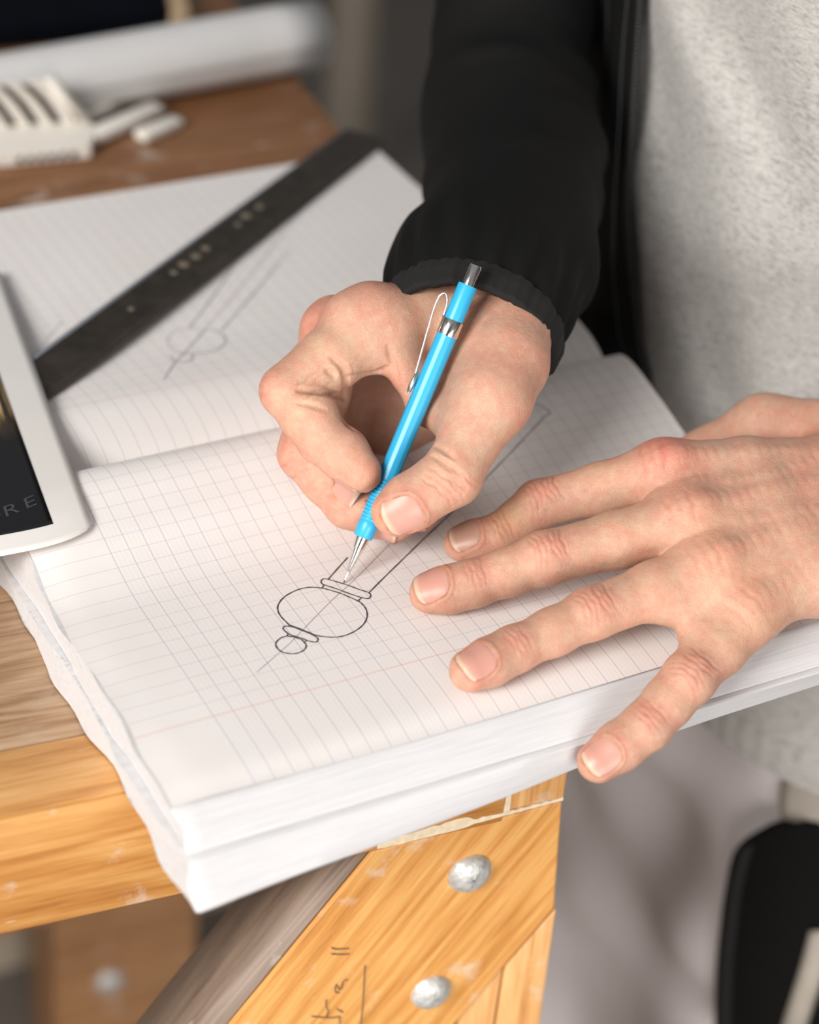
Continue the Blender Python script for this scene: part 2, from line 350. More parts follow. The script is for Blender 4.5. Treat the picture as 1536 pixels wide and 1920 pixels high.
# ------------------------------------------------------------------ workbench
BA = -math.atan(0.1); EX = np.array([math.cos(BA), math.sin(BA), 0]); EY = np.array([-math.sin(BA), math.cos(BA), 0]); EZ = np.array([0, 0, 1.])
BT = -30.0
def B(x, y, z): return EX * x + EY * y + EZ * z
bench = thing('workbench', 'worn orange pine workbench with a diagonal brace under the notebook', 'workbench', (0, 0, FLOOR))
def piece(name, poly, y0, y1, mat, parent=bench, ang=0.0, bev=1.2, label=None, plane='front'):
    """board whose outline lies in the bench's x'-z plane (front) or x'-y' plane (top); local X follows the grain at angle ang."""
    c = np.mean(poly, 0); ca, sa = math.cos(ang), math.sin(ang)
    loc2 = [((a - c[0]) * ca + (b - c[1]) * sa, -(a - c[0]) * sa + (b - c[1]) * ca) for a, b in poly]
    ym = (y0 + y1) / 2
    if plane == 'front':
        v, f = prism(loc2, y0 - ym, y1 - ym, lambda a, b, d: (a * .001, d * .001, b * .001)); ctr = B(c[0], ym, c[1])
        Rm = Matrix.Rotation(BA, 3, 'Z') @ Matrix.Rotation(-ang, 3, 'Y')
    else:
        v, f = prism(loc2, y0 - ym, y1 - ym, lambda a, b, d: (a * .001, b * .001, d * .001)); ctr = B(c[0], c[1], ym)
        Rm = Matrix.Rotation(BA + ang, 3, 'Z')
    o = mesh_np(name, v, f, mat, parent, False, False, label); o.location = Vector(W(ctr) - wpos(parent)); o.rotation_euler = Rm.to_euler()
    bm = bmesh.new(); bm.from_mesh(o.data); bmesh.ops.recalc_face_normals(bm, faces=bm.faces); bm.to_mesh(o.data); bm.free()
    if bev: bevel(o, bev)
    return o
def rect(x0, x1, y0, y1): return [(x0, y0), (x1, y0), (x1, y1), (x0, y1)]
piece('top_plank', rect(-820, 158, 1.5, 37.5), BT - 38, BT, M['wood_light'], plane='top')
for a, b, xr, m in ((38.5, 128, 157, 'wood_top'), (129, 236, 248, 'wood_top'), (237, 352, 247, 'wood_far'), (353, 470, 248.5, 'wood_far'), (471, 742, 248, 'wood_far')):
    piece('top_plank', rect(-820 + random.uniform(-6, 6), xr, a, b), BT - 38, BT - random.uniform(0, .5), M[m], plane='top')
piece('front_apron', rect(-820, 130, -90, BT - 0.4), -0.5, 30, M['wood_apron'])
piece('apron_end_block', rect(131.2, 158, -84.5, BT - 0.4), -0.2, 30, M['wood_light'], ang=math.pi / 2)
piece('back_apron', rect(-820, 245, -92, BT - 39), 700, 728, M['wood_dull'])
# diagonal brace, leg planks, stretcher
bd = norm((-59, -85)); k = 400
piece('brace', [(71.6, -90.5), (157.6, -86.2), (162.6, -151.5), (162.6 + bd[0] * k, -151.5 + bd[1] * k), (71.6 + bd[0] * (k + 50), -90.5 + bd[1] * (k + 50))], 0, 46, M['wood_orange'], ang=math.atan2(85, 59))
piece('brace_edge', [(57.0 + 13, -90.5), (71.0, -90.5), (71.0 + bd[0] * (k + 50), -90.5 + bd[1] * (k + 50)), (70.0 + bd[0] * (k + 50), -90.5 + bd[1] * (k + 50))], 1.5, 45, M['wood_side'], ang=math.atan2(85, 59), bev=0)
piece('leg_plank', [(141.4, -183.0), (122.5, -210.5), (118, FLOOR + .5), (141.4, FLOOR + .5)], 1, 45, M['wood_light'], ang=math.pi / 2, bev=.8)
piece('leg_plank', [(163.8, -152.8), (142.6, -182.2), (142.6, FLOOR + .5), (178, FLOOR + .5)], 0.6, 45, M['wood_light'], ang=math.pi / 2, bev=.8)
piece('stretcher', rect(-760, 118, -520, -440), 8, 40, M['wood_dull'])
piece('back_leg', rect(80, 193, FLOOR + .5, -92), 560, 640, M['wood_dull'], ang=math.pi / 2)
piece('back_leg', rect(-740, -640, FLOOR + .5, -92), 560, 640, M['wood_dull'], ang=math.pi / 2)
piece('front_leg', rect(-740, -650, FLOOR + .5, -91), 0, 60, M['wood_dull'], ang=math.pi / 2)
piece('low_shelf_rail', rect(-700, 140, -700, -610), 575, 605, M['wood_dull'])
def bolt(x, z, y, r):
    prof = [(-3, r), (0, r), (r * .18, r * .97), (r * .36, r * .84), (r * .5, r * .6), (r * .57, r * .3), (r * .585, r * .04)]
    v, f = lathe(prof, -EY, B(x, y, z), 28); v += rng.normal(0, .12, v.shape)
    return mesh_np('bolt', v, f, M['bolt'], bench)
bolt(117.5, -116, .4, 10.2); bolt(106.2, -185.3, .4, 9.6); bolt(123, -762, 560.5, 12)
# broken pale filler along the joint
xs = np.linspace(73, 157.2, 44); top = -88.3 + (xs - 73) * .045; hh = np.interp(xs, [73, 80, 98, 112, 116, 130, 150, 158], [2.6, 4.6, 5.4, 6.4, 3.0, 2.2, 1.8, 1.5]) + rng.normal(0, .35, len(xs)); base = top - 1.0
poly = [(x, t + h * .75) for x, t, h in zip(xs, top, hh)] + [(x, t - h * .25) for x, t, h in zip(xs[::-1], top[::-1], hh[::-1])]
piece('filler_strip', poly, -0.75, 1, M['filler'], bev=0)
piece('filler_strip', [(129.6, -58), (131.6, -58), (131.9, -70), (132.4, -84.5), (129.4, -84.5), (130.0, -72)], -0.75, 1, M['filler'], bev=0)
def ribbon_on(P, N, width, thick=0.0):
    P = np.asarray(P, float); T = np.gradient(P, axis=0); S = np.cross(T, N); S /= np.linalg.norm(S, axis=1)[:, None]
    w = np.broadcast_to(np.asarray(width, float), (len(P),))[:, None]
    return np.stack([P - S * w / 2, P + S * w / 2], 1).reshape(-1, 3), grid_faces(len(P), 2)
def join(parts):
    V = []; F = []
    for v, f in parts:
        F += [tuple(int(i) + len(V) for i in q) for q in f]; V += [tuple(p) for p in v]
    return np.array(V), F
def front_px(x, y, y0=-0.7):
    n = np.array([.1, 1, 0]) / np.hypot(.1, 1); d = ray(x, y); return CC + d * ((y0 - n @ CC) / (n @ d))
strokes = [[(622, 1777), (628, 1780), (642, 1780), (655, 1779)], [(621, 1789), (634, 1790), (648, 1790), (656, 1789)],
           [(653, 1838), (649, 1838), (644, 1842), (642, 1850), (638, 1856), (634, 1852), (632, 1847), (629, 1854), (630, 1861), (637, 1862)],
           [(613, 1875), (612, 1886), (616, 1897), (613, 1908)], [(584, 1906), (600, 1908), (620, 1909), (640, 1907)], [(632, 1892), (638, 1896), (644, 1899)], [(637, 1907), (638, 1920)],
           [(685, 1811), (683, 1850), (681, 1885), (677, 1922)]]
for st_ in strokes:
    P = np.array([front_px(*p) for p in crom(st_, 5)]); mesh_np('pencil_mark', *ribbon_on(P, -EY, .55), M['pencil_note'], bench, False)

# ------------------------------------------------------------------ notebook
prof_n = np.array([(-38, -1.2), (-20, -.4), (0, 0), (30, 0), (60, -.4), (80, 0), (97, 3), (112, 7), (127, 10.4), (136, 12.4), (143, 13.3), (149, 13.1), (154, 11.6), (158, 8.2), (160.6, 2.5), (162.0, -8)])
prof_f = np.array([(162.9, -8), (163.8, -2.5), (167.5, 2.4), (173, 5.4), (181, 7.9), (193, 9.4), (205, 9.3), (225, 6.6), (245, 4), (270, 2.6), (300, 2), (350, 1.2), (404, 0)])
PN = crom(prof_n, 8); PF = crom(prof_f, 8)
def zpage(y):
    return np.interp(y, np.r_[PN[:, 0], PF[:, 0]], np.r_[PN[:, 1], PF[:, 1]])
def on_page(x, y, lift=0.0):
    z = 0.0
    for _ in range(16):
        p = at(x, y, z); z = 0.5 * z + 0.5 * (float(zpage(p[1])) + lift)
    return at(x, y, z)
XL, XR = -33.0, 277.0
nb = thing('ruled_notebook', 'thick open notebook of white ruled pages overhanging the bench edge', 'notebook', (120, 170, BT))
def page(P, red_at, sgn, far=False):
    xs = np.linspace(XL + 1, XR, 90); s = np.r_[0, np.cumsum(np.hypot(np.diff(P[:, 0]), np.diff(P[:, 1])))]
    s0 = np.interp(red_at, P[:, 0], s); v = (s - s0)
    X, J = np.meshgrid(xs, np.arange(len(P)), indexing='ij')
    Y = P[J, 0]; Z = P[J, 1] + .25
    endw = np.exp(-((X - XL) / 9) ** 2); Z = Z + endw * (.35 * np.sin(Y / 9) + .25 * np.sin(Y / 23 + 1)) - endw * .8
    X = X + np.where(X < XL + 6, (.7 * np.sin(Y / 13) + .4 * np.sin(Y / 5.3)), 0)
    if not far:
        edge = np.exp(-((Y + 38) / 7) ** 2); Z = Z - edge * (1.2 + .5 * np.sin(X / 37)) ; Y = Y - edge * (.8 * np.sin(X / 61))
    o = mesh_np('page', np.stack([X, Y, Z], -1).reshape(-1, 3), grid_faces(len(xs), len(P)), M['page'], nb)
    setuv(o, np.stack([X, v[J] * sgn], -1).reshape(-1, 2)); return o
page(PN, 0.0, 1); page(PF, 205.0, 1, True)
def block(name, sec, x0, x1, wob=1.0, seedo=0.0):
    """page block: closed (y,z) section swept along X with slightly ragged ends."""
    sec = np.array(sec, float); d = [sec[0]]
    for a, b in zip(sec, np.roll(sec, -1, 0)):
        n = max(1, int(np.hypot(*(b - a)) / 6)); d += [a + (b - a) * (i + 1) / n for i in range(n)]
    sec = np.array(d[:-1]); n = len(sec); xs = np.r_[x0, x0 + 1.5, np.linspace(x0 + 8, x1 - 8, 40), x1 - 1.5, x1]
    V = []
    for i, x in enumerate(xs):
        e = 1.0 if i < 2 else 0.0
        sx = wob * (1.1 * np.sin(sec[:, 0] / 17 + sec[:, 1] / 4 + seedo) + .7 * np.sin(sec[:, 0] / 6.1 + sec[:, 1] / 3 + seedo)) * e
        shr = .6 if i in (0, len(xs) - 1) else 0
        cy = sec.mean(0); yy = sec + (cy - sec) * shr * .012
        low = np.clip((-20 - sec[:, 1]) / 8, 0, 1) * (sec[:, 0] < 40)
        skew = np.clip((-14.5 - sec[:, 1]) / 12, 0, 1) * (sec[:, 0] < -40) * np.interp(x, [-30, 60, 136, 256], [0, 8.5, 14.5, 20])
        V.append(np.c_[np.full(n, x) + sx, yy[:, 0] + skew + low * (.9 * np.sin(x / 31 + seedo)), yy[:, 1]])
    V = np.vstack(V); F = [tuple(f) for f in grid_faces(len(xs), n, True)] + [tuple(range(n - 1, -1, -1)), tuple(range(len(V) - n, len(V)))]
    o = mesh_np(name, V, F, M['block'], nb, True); bm = bmesh.new(); bm.from_mesh(o.data); bmesh.ops.recalc_face_normals(bm, faces=bm.faces); bm.to_mesh(o.data); bm.free()
    m = o.modifiers.new('edge', 'EDGE_SPLIT'); m.split_angle = math.radians(50); return o
up = [(y, z - 2.0) for y, z in PN if y > -36.5]
block('page_block', [(-39.5, -4.2), (-38.3, -3.0)] + up + [(162.6, -13.5), (-51.5, -13.5), (-46, -7.5)], XL + .5, XR - 1, .8)
block('lower_page_block', [(-54.5, -14.8), (-53, -13.9), (162.6, -13.9), (162.6, BT + .4), (-66.5, BT + 1.2), (-67, -27.4), (-60, -20)], XL - 1.5, XR + 1, 1.3, 2.0)
upf = [(y, z - 2.2) for y, z in PF]
block('page_block', upf + [(404.5, -13.5), (162.8, -13.5)], XL + .5, XR - 1, .8, 4)
block('lower_page_block', [(162.8, -13.9), (405, -13.9), (408, BT + .4), (162.8, BT + .4)], XL - 1, XR + 1, 1.2, 5)
def zr(pts): return [(440 + a / 5.12, 960 + b / 5.12) for a, b in pts]
def zf(pts): return [(80 + a / 3.339, 560 + b / 3.339) for a, b in pts]
dark_l = [zr([(840, 730), (740, 722), (640, 735), (540, 775), (460, 830), (415, 900), (420, 960), (450, 1010), (500, 1060), (530, 1085), (600, 1110), (700, 1150), (790, 1185), (900, 1200), (1000, 1198), (1100, 1170), (1190, 1120), (1250, 1060), (1273, 990), (1260, 930), (1230, 890), (1195, 860), (1100, 815), (1000, 775), (900, 745), (830, 728)]),
          zr([(828, 668), (840, 648), (870, 640), (930, 655), (1080, 700), (1200, 745), (1280, 770), (1305, 795), (1295, 825), (1250, 828), (1150, 800), (1000, 745), (880, 705), (840, 690), (828, 665)]),
          zr([(855, 695), (850, 712), (842, 728)]), zr([(1215, 828), (1196, 842), (1194, 862)]), zr([(898, 645), (1000, 530), (1085, 435)]),
          [(691, 1112), (725, 1078), (760, 1044), (795, 1010), (830, 977), (868, 940)],
          zr([(462, 1110), (480, 1097), (510, 1096), (560, 1105), (680, 1150), (780, 1195), (800, 1225), (780, 1248), (720, 1240), (640, 1210), (540, 1180), (480, 1140), (462, 1112)]),
          zr([(525, 1082), (516, 1096)]), zr([(512, 1165), (505, 1188)]), zr([(505, 1190), (440, 1210), (395, 1260), (410, 1310), (460, 1345), (540, 1360), (610, 1352), (670, 1320), (687, 1280), (665, 1248), (640, 1225), (580, 1203), (505, 1190)]), zr([(690, 1235), (665, 1250)])]
mid_l = [[(868, 940), (905, 903), (945, 862), (985, 820), (1022, 780)], [(1003, 756), (1018, 763), (1032, 774), (1022, 780)]]
faint_l = [zr([(210, 1540), (440, 1340), (540, 1250), (655, 1130), (920, 860), (1160, 640), (1510, 285)])]
far_d = [zf([(900, 345), (1000, 340), (1090, 320), (1145, 275), (1130, 225), (1060, 195)]), zf([(805, 360), (820, 385), (870, 398), (920, 390), (942, 365), (930, 345), (900, 345)]), [(355, 615), (400, 555), (432, 508)], [(415, 620), (480, 545), (520, 496)], zf([(760, 505), (830, 400), (910, 315), (1020, 190)])]
far_f = [zf([(1060, 195), (960, 187), (900, 188), (830, 205), (785, 250), (790, 290), (830, 330), (900, 345)]), [(432, 508), (460, 465)], [(520, 496), (545, 468)], [(385, 617), (450, 540), (520, 452), (600, 350)], [(66, 665), (95, 628), (117, 603)]]
def sketch(name, lines, w, mat, lift=.40):
    for L in lines:
        Q = np.array([on_page(*p, lift) for p in crom(L, 7)]); wv = w * (1 + .18 * np.sin(np.arange(len(Q)) * .9 + len(Q)))
        mesh_np(name, *ribbon_on(Q, np.array([0, 0, 1.]), wv), mat, nb, False)
sketch('pencil_stroke', dark_l, .6, M['graphite']); sketch('pencil_stroke', mid_l, .5, M['graphite'], .36); sketch('construction_line', faint_l, .28, M['graphite_faint'], .34)
sketch('pencil_stroke', far_d, .7, M['graphite_faint'], .38); sketch('construction_line', far_f, .4, M['graphite_faint'], .34)

# ------------------------------------------------------------------ steel ruler
R0, R1 = np.array([-28., 199.5, 10.6]), np.array([277., 419.0, 1.9]); ra = norm(R1 - R0); rs = norm(np.cross((0, 0, 1), ra)); rn = np.cross(ra, rs); rl = np.linalg.norm(R1 - R0)
ruler = thing('steel_ruler', 'dark steel ruler lying slantwise across the far page', 'ruler', (124, 309, 5))
def RF(a, b, c): return R0 + ra * a + rs * b + rn * c
v, f = prism([(0, -12.8), (rl - 2, -12.8), (rl, -11), (rl, 10.8), (0, 10.8)], 0, 1.1, RF); bevel(mesh_np('blade', v, f, M['steel'], ruler, False), .2, 1)
v, f = prism([(0, 10.9), (rl, 10.9), (rl, 12.8), (0, 12.8)], 0.1, .9, RF); mesh_np('edge_highlight', v, f, M['steel_edge'], ruler, False)
v = []; F2 = []
for i in range(0, int(rl - 6), 2):
    L = 7 if i % 10 == 0 else 4
    b0, f0 = prism([(i + 3, -12.6), (i + 3.35, -12.6), (i + 3.35, -12.6 + L), (i + 3, -12.6 + L)], 1.1, 1.16, RF); F2 += [tuple(a + len(v) for a in q) for q in f0]; v += list(b0)
mesh_np('graduation', np.array(v), F2, plain('dull_tick', (0.10, 0.085, 0.07), .5, .6), ruler, False)['kind'] = 'stuff'
for px, py, r in ((487, 383, 2.4), (462, 401, 3.0), (447, 418, 1.8), (386, 465, 2.4), (368, 481, 2.6), (345, 497, 3.0), (326, 513, 2.0), (246, 585, 1.5)):
    p = at(px, py, 7.0); a_, b_ = (p - R0) @ ra, (p - R0) @ rs
    v, f = lathe([(0, r), (.25, r * .96), (.42, r * .7), (.3, r * .4), (.28, .05)], rn, RF(a_, b_, 1.05), 16); mesh_np('stamped_glint', v, f, M['stamp'], ruler)

# ------------------------------------------------------------------ photo print curled over the notebook's end
pr = thing('photo_print', 'white-bordered dark photo print curling over the notebook corner', 'print', (-30, 190, 8))
def card_pt(a, b):
    """a: mm from the right edge, b: mm from the near edge."""
    tau = b / 230.0; z = float(np.interp(b, [-20, 0, 22, 40, 75, 105, 140, 180, 230, 260], [8.8, 10.6, 13.6, 14.9, 14.4, 13.8, 12.2, 9.0, 5.5, 5]))
    p = at(175 - 175 * tau, 985 - 475 * tau, z)
    lft = np.array([-.972, .170, 0]); dz = -(max(a - 40, 0) / 26.0) ** 2 * 1.3
    bow = -17 * (1 - math.exp(-a / 17)) * max(0, 1 - b / 210)
    return p + lft * a + np.array([0, bow * .9, dz + .6 * math.sin(min(a, 60) / 20)])
def sheet(name, a0, a1, b0, b1, lift, mat, parent, rc=0, na=34, nb_=50, solid=.22):
    V = []; U = []
    for i in range(na):
        for j in range(nb_):
            a = a0 + (a1 - a0) * i / (na - 1); b = b0 + (b1 - b0) * j / (nb_ - 1)
            if rc and a < rc and b < rc:
                dx, dy = rc - a, rc - b; m = max(dx, dy); r_ = math.hypot(dx, dy)
                if r_ > 0: s_ = m / r_; a, b = rc - dx * s_, rc - dy * s_
            V.append(card_pt(a, b) + np.array([0, 0, lift])); U.append(((a1 - a) / 130, (b - b0) / 200))
    o = mesh_np(name, np.array(V), grid_faces(na, nb_), mat, parent); setuv(o, U)
    if solid:
        m = o.modifiers.new('solid', 'SOLIDIFY'); m.thickness = solid * .001; m.offset = 0
    return o
sheet('card', 0, 130, 0, 230, 0, M['card'], pr, rc=5)
sheet('picture', 17.5, 118, 15.5, 214, .32, M['photo'], pr, solid=.05)
for i, ch in enumerate(('D', 'R', 'E')):
    cd = bpy.data.curves.new('letter', 'FONT'); cd.body = ch; cd.size = 1.0; to = bpy.data.objects.new('tmp', cd); col.objects.link(to)
    dg = bpy.context.evaluated_depsgraph_get(); me = bpy.data.meshes.new_from_object(to.evaluated_get(dg)); bpy.data.objects.remove(to)
    vv = np.array([v.co[:] for v in me.vertices]); ff = [tuple(p.vertices) for p in me.polygons]
    a_ = 46 - i * 9.5 - vv[:, 0] * 12; b_ = 25 + i * 3.2 + vv[:, 1] * 12 + vv[:, 0] * 4
    mesh_np('letter', np.array([card_pt(a, b) + np.array([0, 0, .5]) for a, b in zip(a_, b_)]), ff, M['photo_mark'], pr, False)

# ------------------------------------------------------------------ things at the back of the bench
def TP(x, y, z): return B(x, y, BT + z)
pr2 = thing('paper_roll', 'long white roll of paper lying across the back of the bench', 'roll', TP(120, 630, 0))
a1 = at(592, 64, BT + 21.6); a0 = at(0, 172, BT + 21.6); a0 = a0 + (a0 - a1) * .9; ax = norm(a1 - a0); L = np.linalg.norm(a1 - a0)
th = np.linspace(0, 2 * np.pi * 3.3, 150); rr = 21.3 - .42 * th / 2 / np.pi * 1.0
u_ = norm(np.cross(ax, EZ)); w_ = np.cross(ax, u_)
ring = [np.outer(rr * np.cos(th), u_) + np.outer(rr * np.sin(th), -w_)]
secs = [a0 + ax * s + ring[0] for s in np.linspace(0, L, 14)]
o = mesh_np('rolled_sheet', np.vstack(secs), grid_faces(14, len(th)), M['roll'], pr2); m = o.modifiers.new('solid', 'SOLIDIFY'); m.thickness = .0003
# slatted white card
sl = thing('slatted_card', 'white card with a row of brown slots and fanned strips beside the paper roll', 'card', TP(40, 545, 0))
def slab(name, poly, z0, z1, mat, parent, bev=.8):
    v, f = prism(poly, z0, z1, lambda a, b, d: TP(a, b, d)); o = mesh_np(name, v, f, mat, parent, False)
    bm = bmesh.new(); bm.from_mesh(o.data); bmesh.ops.recalc_face_normals(bm, faces=bm.faces); bm.to_mesh(o.data); bm.free()
    if bev: bevel(o, bev)
    return o
slab('tray', [(-70, 512), (95, 512), (104, 530), (100, 552), (-70, 552)], 0.3, 9, M['slat'], sl)
def quadpatch(name, pts, thick, mat):
    p = np.array(pts); n_ = norm(np.cross(p[1] - p[0], p[3] - p[0])); n_ = n_ if n_[2] > 0 else -n_; m_ = len(p); V = np.vstack([p, p - n_ * thick]); F = [tuple(range(m_)), tuple(range(2 * m_ - 1, m_ - 1, -1))] + [(i, i + m_, (i + 1) % m_ + m_, (i + 1) % m_) for i in range(m_)]
    o = mesh_np(name, V, F, mat, sl, False); bm = bmesh.new(); bm.from_mesh(o.data); bmesh.ops.recalc_face_normals(bm, faces=bm.faces); bm.to_mesh(o.data); bm.free(); return o
def sp_(x, f, lift=0.0):
    """point on the slatted face: x = pixel column at its foot, f = 0 foot .. 1 top."""
    c0 = at(x, 236 - x * .07, BT + 9); c1 = at(x - 66, 160 - x * .07, BT + 41); return c0 + (c1 - c0) * f + np.array([0, -.35, .94]) * (lift + 3.0 * math.sin(math.pi * f))
quadpatch('recess', [sp_(-190, 0, -2.8), sp_(168, 0, -2.8), sp_(168, 1, -2.8), sp_(-190, 1, -2.8)], .6, M['slatgap'])
for xs_ in (-176, -134, -92, -50, -8, 34, 76, 118):
    pp = [sp_(xs_, f_, 0) for f_ in np.linspace(0, 1, 7)] + [sp_(xs_ + 22, f_, 0) for f_ in np.linspace(1, 0, 7)]; o = quadpatch('slat', pp, 1.5, M['slat'])
quadpatch('side_strip', [sp_(150, -.05, 1), sp_(172, -.05, 1), sp_(172, 1.05, 1), sp_(150, 1.05, 1)], 4, M['slat'])
for i, (x0, y0, x1, y1, w) in enumerate(((98, 547, 126, 566, 10), (99, 527, 148, 556, 11), (128, 527, 156, 541, 10))):
    d = norm((x1 - x0, y1 - y0)); n_ = np.array([-d[1], d[0]]) * w / 2; slab('fanned_strip', [(x0 - n_[0], y0 - n_[1]), (x1 - n_[0], y1 - n_[1]), (x1 + n_[0], y1 + n_[1]), (x0 + n_[0], y0 + n_[1])], .4 + (2 - i) * 2.2, 6.5 + (2 - i) * 2.2 if i < 2 else 6, M['slat'], sl, 1.2)
for i in range(6):
    x = 52 + i * 6.2; slab('print_mark', [(x, 511.2), (x + 3.4, 511.2), (x + 3.8, 512.3), (x + .4, 512.3)], 2.2, 5.6, M['ink'], sl, 0)
# navy folder with cream edge
nv = thing('navy_folder', 'flat dark navy folder with a cream edge behind the paper roll', 'folder', TP(60, 720, 0))
slab('cover', [(-300, 648), (190, 671), (206, 742), (-300, 742)], .4, 15, M['navy'], nv, 2)
slab('cream_edge', [(190.5, 668), (204, 670), (220, 742), (206.5, 742)], .4, 12.5, M['cream'], nv, 1)
# pale post further back
pst = thing('pale_post', 'pale beige blurred post standing behind the bench', 'post', (980, 1890, FLOOR))
pb = at(640, 380, FLOOR); pst.location = W(pb)
v, f = lathe([(0, 60), (14, 60), (18, 34), (1200, 34)], (0, 0, 1), pb, 24); mesh_np('pole', v, f, M['post'], pst)

# ------------------------------------------------------------------ mechanical pencil
TIP = at(645, 1092, .6); PEND = np.array([152.0, 92.0, 116.0]); pu = norm(PEND - TIP); PL = np.linalg.norm(PEND - TIP)
pencil = thing('mechanical_pencil', 'sky blue mechanical pencil with chrome clip held over the drawing', 'pencil', TIP)
toc = norm(CC - (TIP + PEND) / 2); side_l = norm(np.cross(pu, toc)); side_l = side_l if side_l @ RGT < 0 else -side_l; toc = norm(np.cross(side_l, pu)); toc = toc if toc @ FWD < 0 else -toc
def PF_(s, a, b): return TIP + pu * s + side_l * a + toc * b     # a: towards camera-left, b: towards camera
def plathe(name, prof, mat, nv=28, flats=0):
    th = np.linspace(0, 2 * np.pi, nv, endpoint=False) + np.pi / 12; V = []
    for s, r in prof:
        k = np.ones(nv)
        if flats: seg = 2 * np.pi / flats; k = 1 / np.maximum(np.cos((th % seg) - seg / 2), .01); k = 1 + (k / k.mean() - 1) * .9
        V += [PF_(s, r * kk * math.cos(t), r * kk * math.sin(t)) for t, kk in zip(th, k)]
    F = [tuple(f) for f in grid_faces(len(prof), nv, True)] + [tuple(range(nv - 1, -1, -1)), tuple(range(len(V) - nv, len(V)))]
    o = mesh_np(name, np.array(V), F, mat, pencil); m = o.modifiers.new('e', 'EDGE_SPLIT'); m.split_angle = math.radians(32); return o
k = PL / 139.6
plathe('lead', [(-.3, .15), (0, .3), (2.2, .3)], M['graphite'])
plathe('tip_sleeve', [(1.2, .5), (5, .55)], M['chrome'])
plathe('cone', [(4.6, .75), (5.2, .95), (15.0, 2.15), (15.4, 2.5), (19.8, 3.05), (20.4, 3.1)], M['chrome'], 32)
prof = [(20.2, 3.75), (20.5, 3.95), (25.5, 4.1), (27, 4.1)]
for i in range(12): s = 27.5 + i * 1.5; prof += [(s, 3.85), (s + .4, 4.1), (s + 1.0, 4.1), (s + 1.3, 3.85)]
prof += [(46.2, 4.1)]; plathe('ridged_grip', prof, M['blue'], 36)
plathe('barrel', [(46, 4.1), (48, 4.15), (109.2, 4.15)], M['blue'], 48, flats=12)
plathe('band', [(109, 4.45), (109.3, 4.55), (115.4, 4.55), (115.7, 4.45)], M['chrome'], 36)
plathe('upper_barrel', [(115.5, 3.95), (116.2, 4.0), (130.4, 4.0), (131, 3.85)], M['blue'], 36)
plathe('push_button', [(130.6, 2.7), (139.0, 2.7), (139.6, 2.45)], M['chrome'], 28)
cl = [(115.5, 4.2, .3), (121.5, 5.0, .2), (124.2, 6.6, 0), (124.4, 7.8, 0), (122.6, 8.9, 0), (118, 9.0, 0), (110, 8.2, 0), (100, 7.0, 0), (91, 5.9, 0), (87, 5.2, 0)]
P = crom([PF_(*p) for p in cl], 7); T = np.gradient(P, axis=0); T /= np.linalg.norm(T, axis=1)[:, None]
V = []
for p, t in zip(P, T):
    n1 = np.cross(t, toc); n1 /= np.linalg.norm(n1); V += [p + n1 * a * .4 + toc * b * 1.5 for a, b in ((-1, -1), (1, -1), (1, 1), (-1, 1))]
F = [tuple(q) for q in grid_faces(len(P), 4, True)] + [(3, 2, 1, 0), tuple(range(len(V) - 4, len(V)))]
clip = mesh_np('clip', np.array(V), F, M['clip'], pencil, False); bevel(clip, .15, 1)
pc_ = PF_(86.5, 5.5, .2); v, f = lathe([(-5.2, .2), (-4.0, 1.5), (-1.0, 2.3), (2.0, 2.2), (4.2, 1.3), (5.0, .3)], pu, pc_, 16); v = v - np.outer((v - pc_) @ side_l, side_l) * .45
mesh_np('clip_ball', v, f, M['clip'], clip)

# ------------------------------------------------------------------ hands: signed distance fields meshed with surface nets
def smin(a, b, k):
    h = np.maximum(k - np.abs(a - b), 0) / k; return np.minimum(a, b) - h * h * k * .25
class Field:
    def __init__(s, lo, hi, h):
        s.h = h; s.o = np.array(lo, np.float32); s.n = (np.ceil((np.array(hi) - np.array(lo)) / h).astype(int) + 1)
        s.D = np.full(s.n, 60., np.float32)
    def sub(s, pts, pad):
        pts = np.asarray(pts); a = np.floor((pts.min(0) - pad - s.o) / s.h).astype(int).clip(0, s.n - 1); b = np.ceil((pts.max(0) + pad - s.o) / s.h).astype(int).clip(1, s.n)
        sl_ = tuple(slice(i, j) for i, j in zip(a, b)); ax_ = [(s.o[i] + s.h * np.arange(a[i], b[i])).astype(np.float32) for i in range(3)]
        return sl_, ax_[0][:, None, None], ax_[1][None, :, None], ax_[2][None, None, :]
    def sample(s, P):
        q = (np.asarray(P) - s.o) / s.h; q = np.clip(q, 0, s.n - 1.001); i = q.astype(int); f = q - i; r = 0
        for dx in (0, 1):
            for dy in (0, 1):
                for dz in (0, 1):
                    w = (f[:, 0] if dx else 1 - f[:, 0]) * (f[:, 1] if dy else 1 - f[:, 1]) * (f[:, 2] if dz else 1 - f[:, 2]); r = r + w * s.D[i[:, 0] + dx, i[:, 1] + dy, i[:, 2] + dz]
        return r
    def grad(s, P):
        e = s.h * 1.2; g = np.stack([s.sample(P + np.eye(3)[i] * e) - s.sample(P - np.eye(3)[i] * e) for i in range(3)], -1); return g / (np.linalg.norm(g, axis=1)[:, None] + 1e-9)
def cone(x, y, z, a, b, ra, rb, up=None, flat=1.0):
    a = np.asarray(a, np.float32); b = np.asarray(b, np.float32); ba = b - a; L2 = float(ba @ ba) + 1e-6
    px, py, pz = x - a[0], y - a[1], z - a[2]
    h = np.clip((px * ba[0] + py * ba[1] + pz * ba[2]) / L2, 0, 1)
    qx, qy, qz = px - h * ba[0], py - h * ba[1], pz - h * ba[2]
    r = ra + (rb - ra) * h
    d2 = qx * qx + qy * qy + qz * qz
    if up is not None and flat != 1.0:
        u = qx * up[0] + qy * up[1] + qz * up[2]; d2 = d2 + u * u * (1 / flat**2 - 1)
    return (np.sqrt(d2) - r).astype(np.float32)
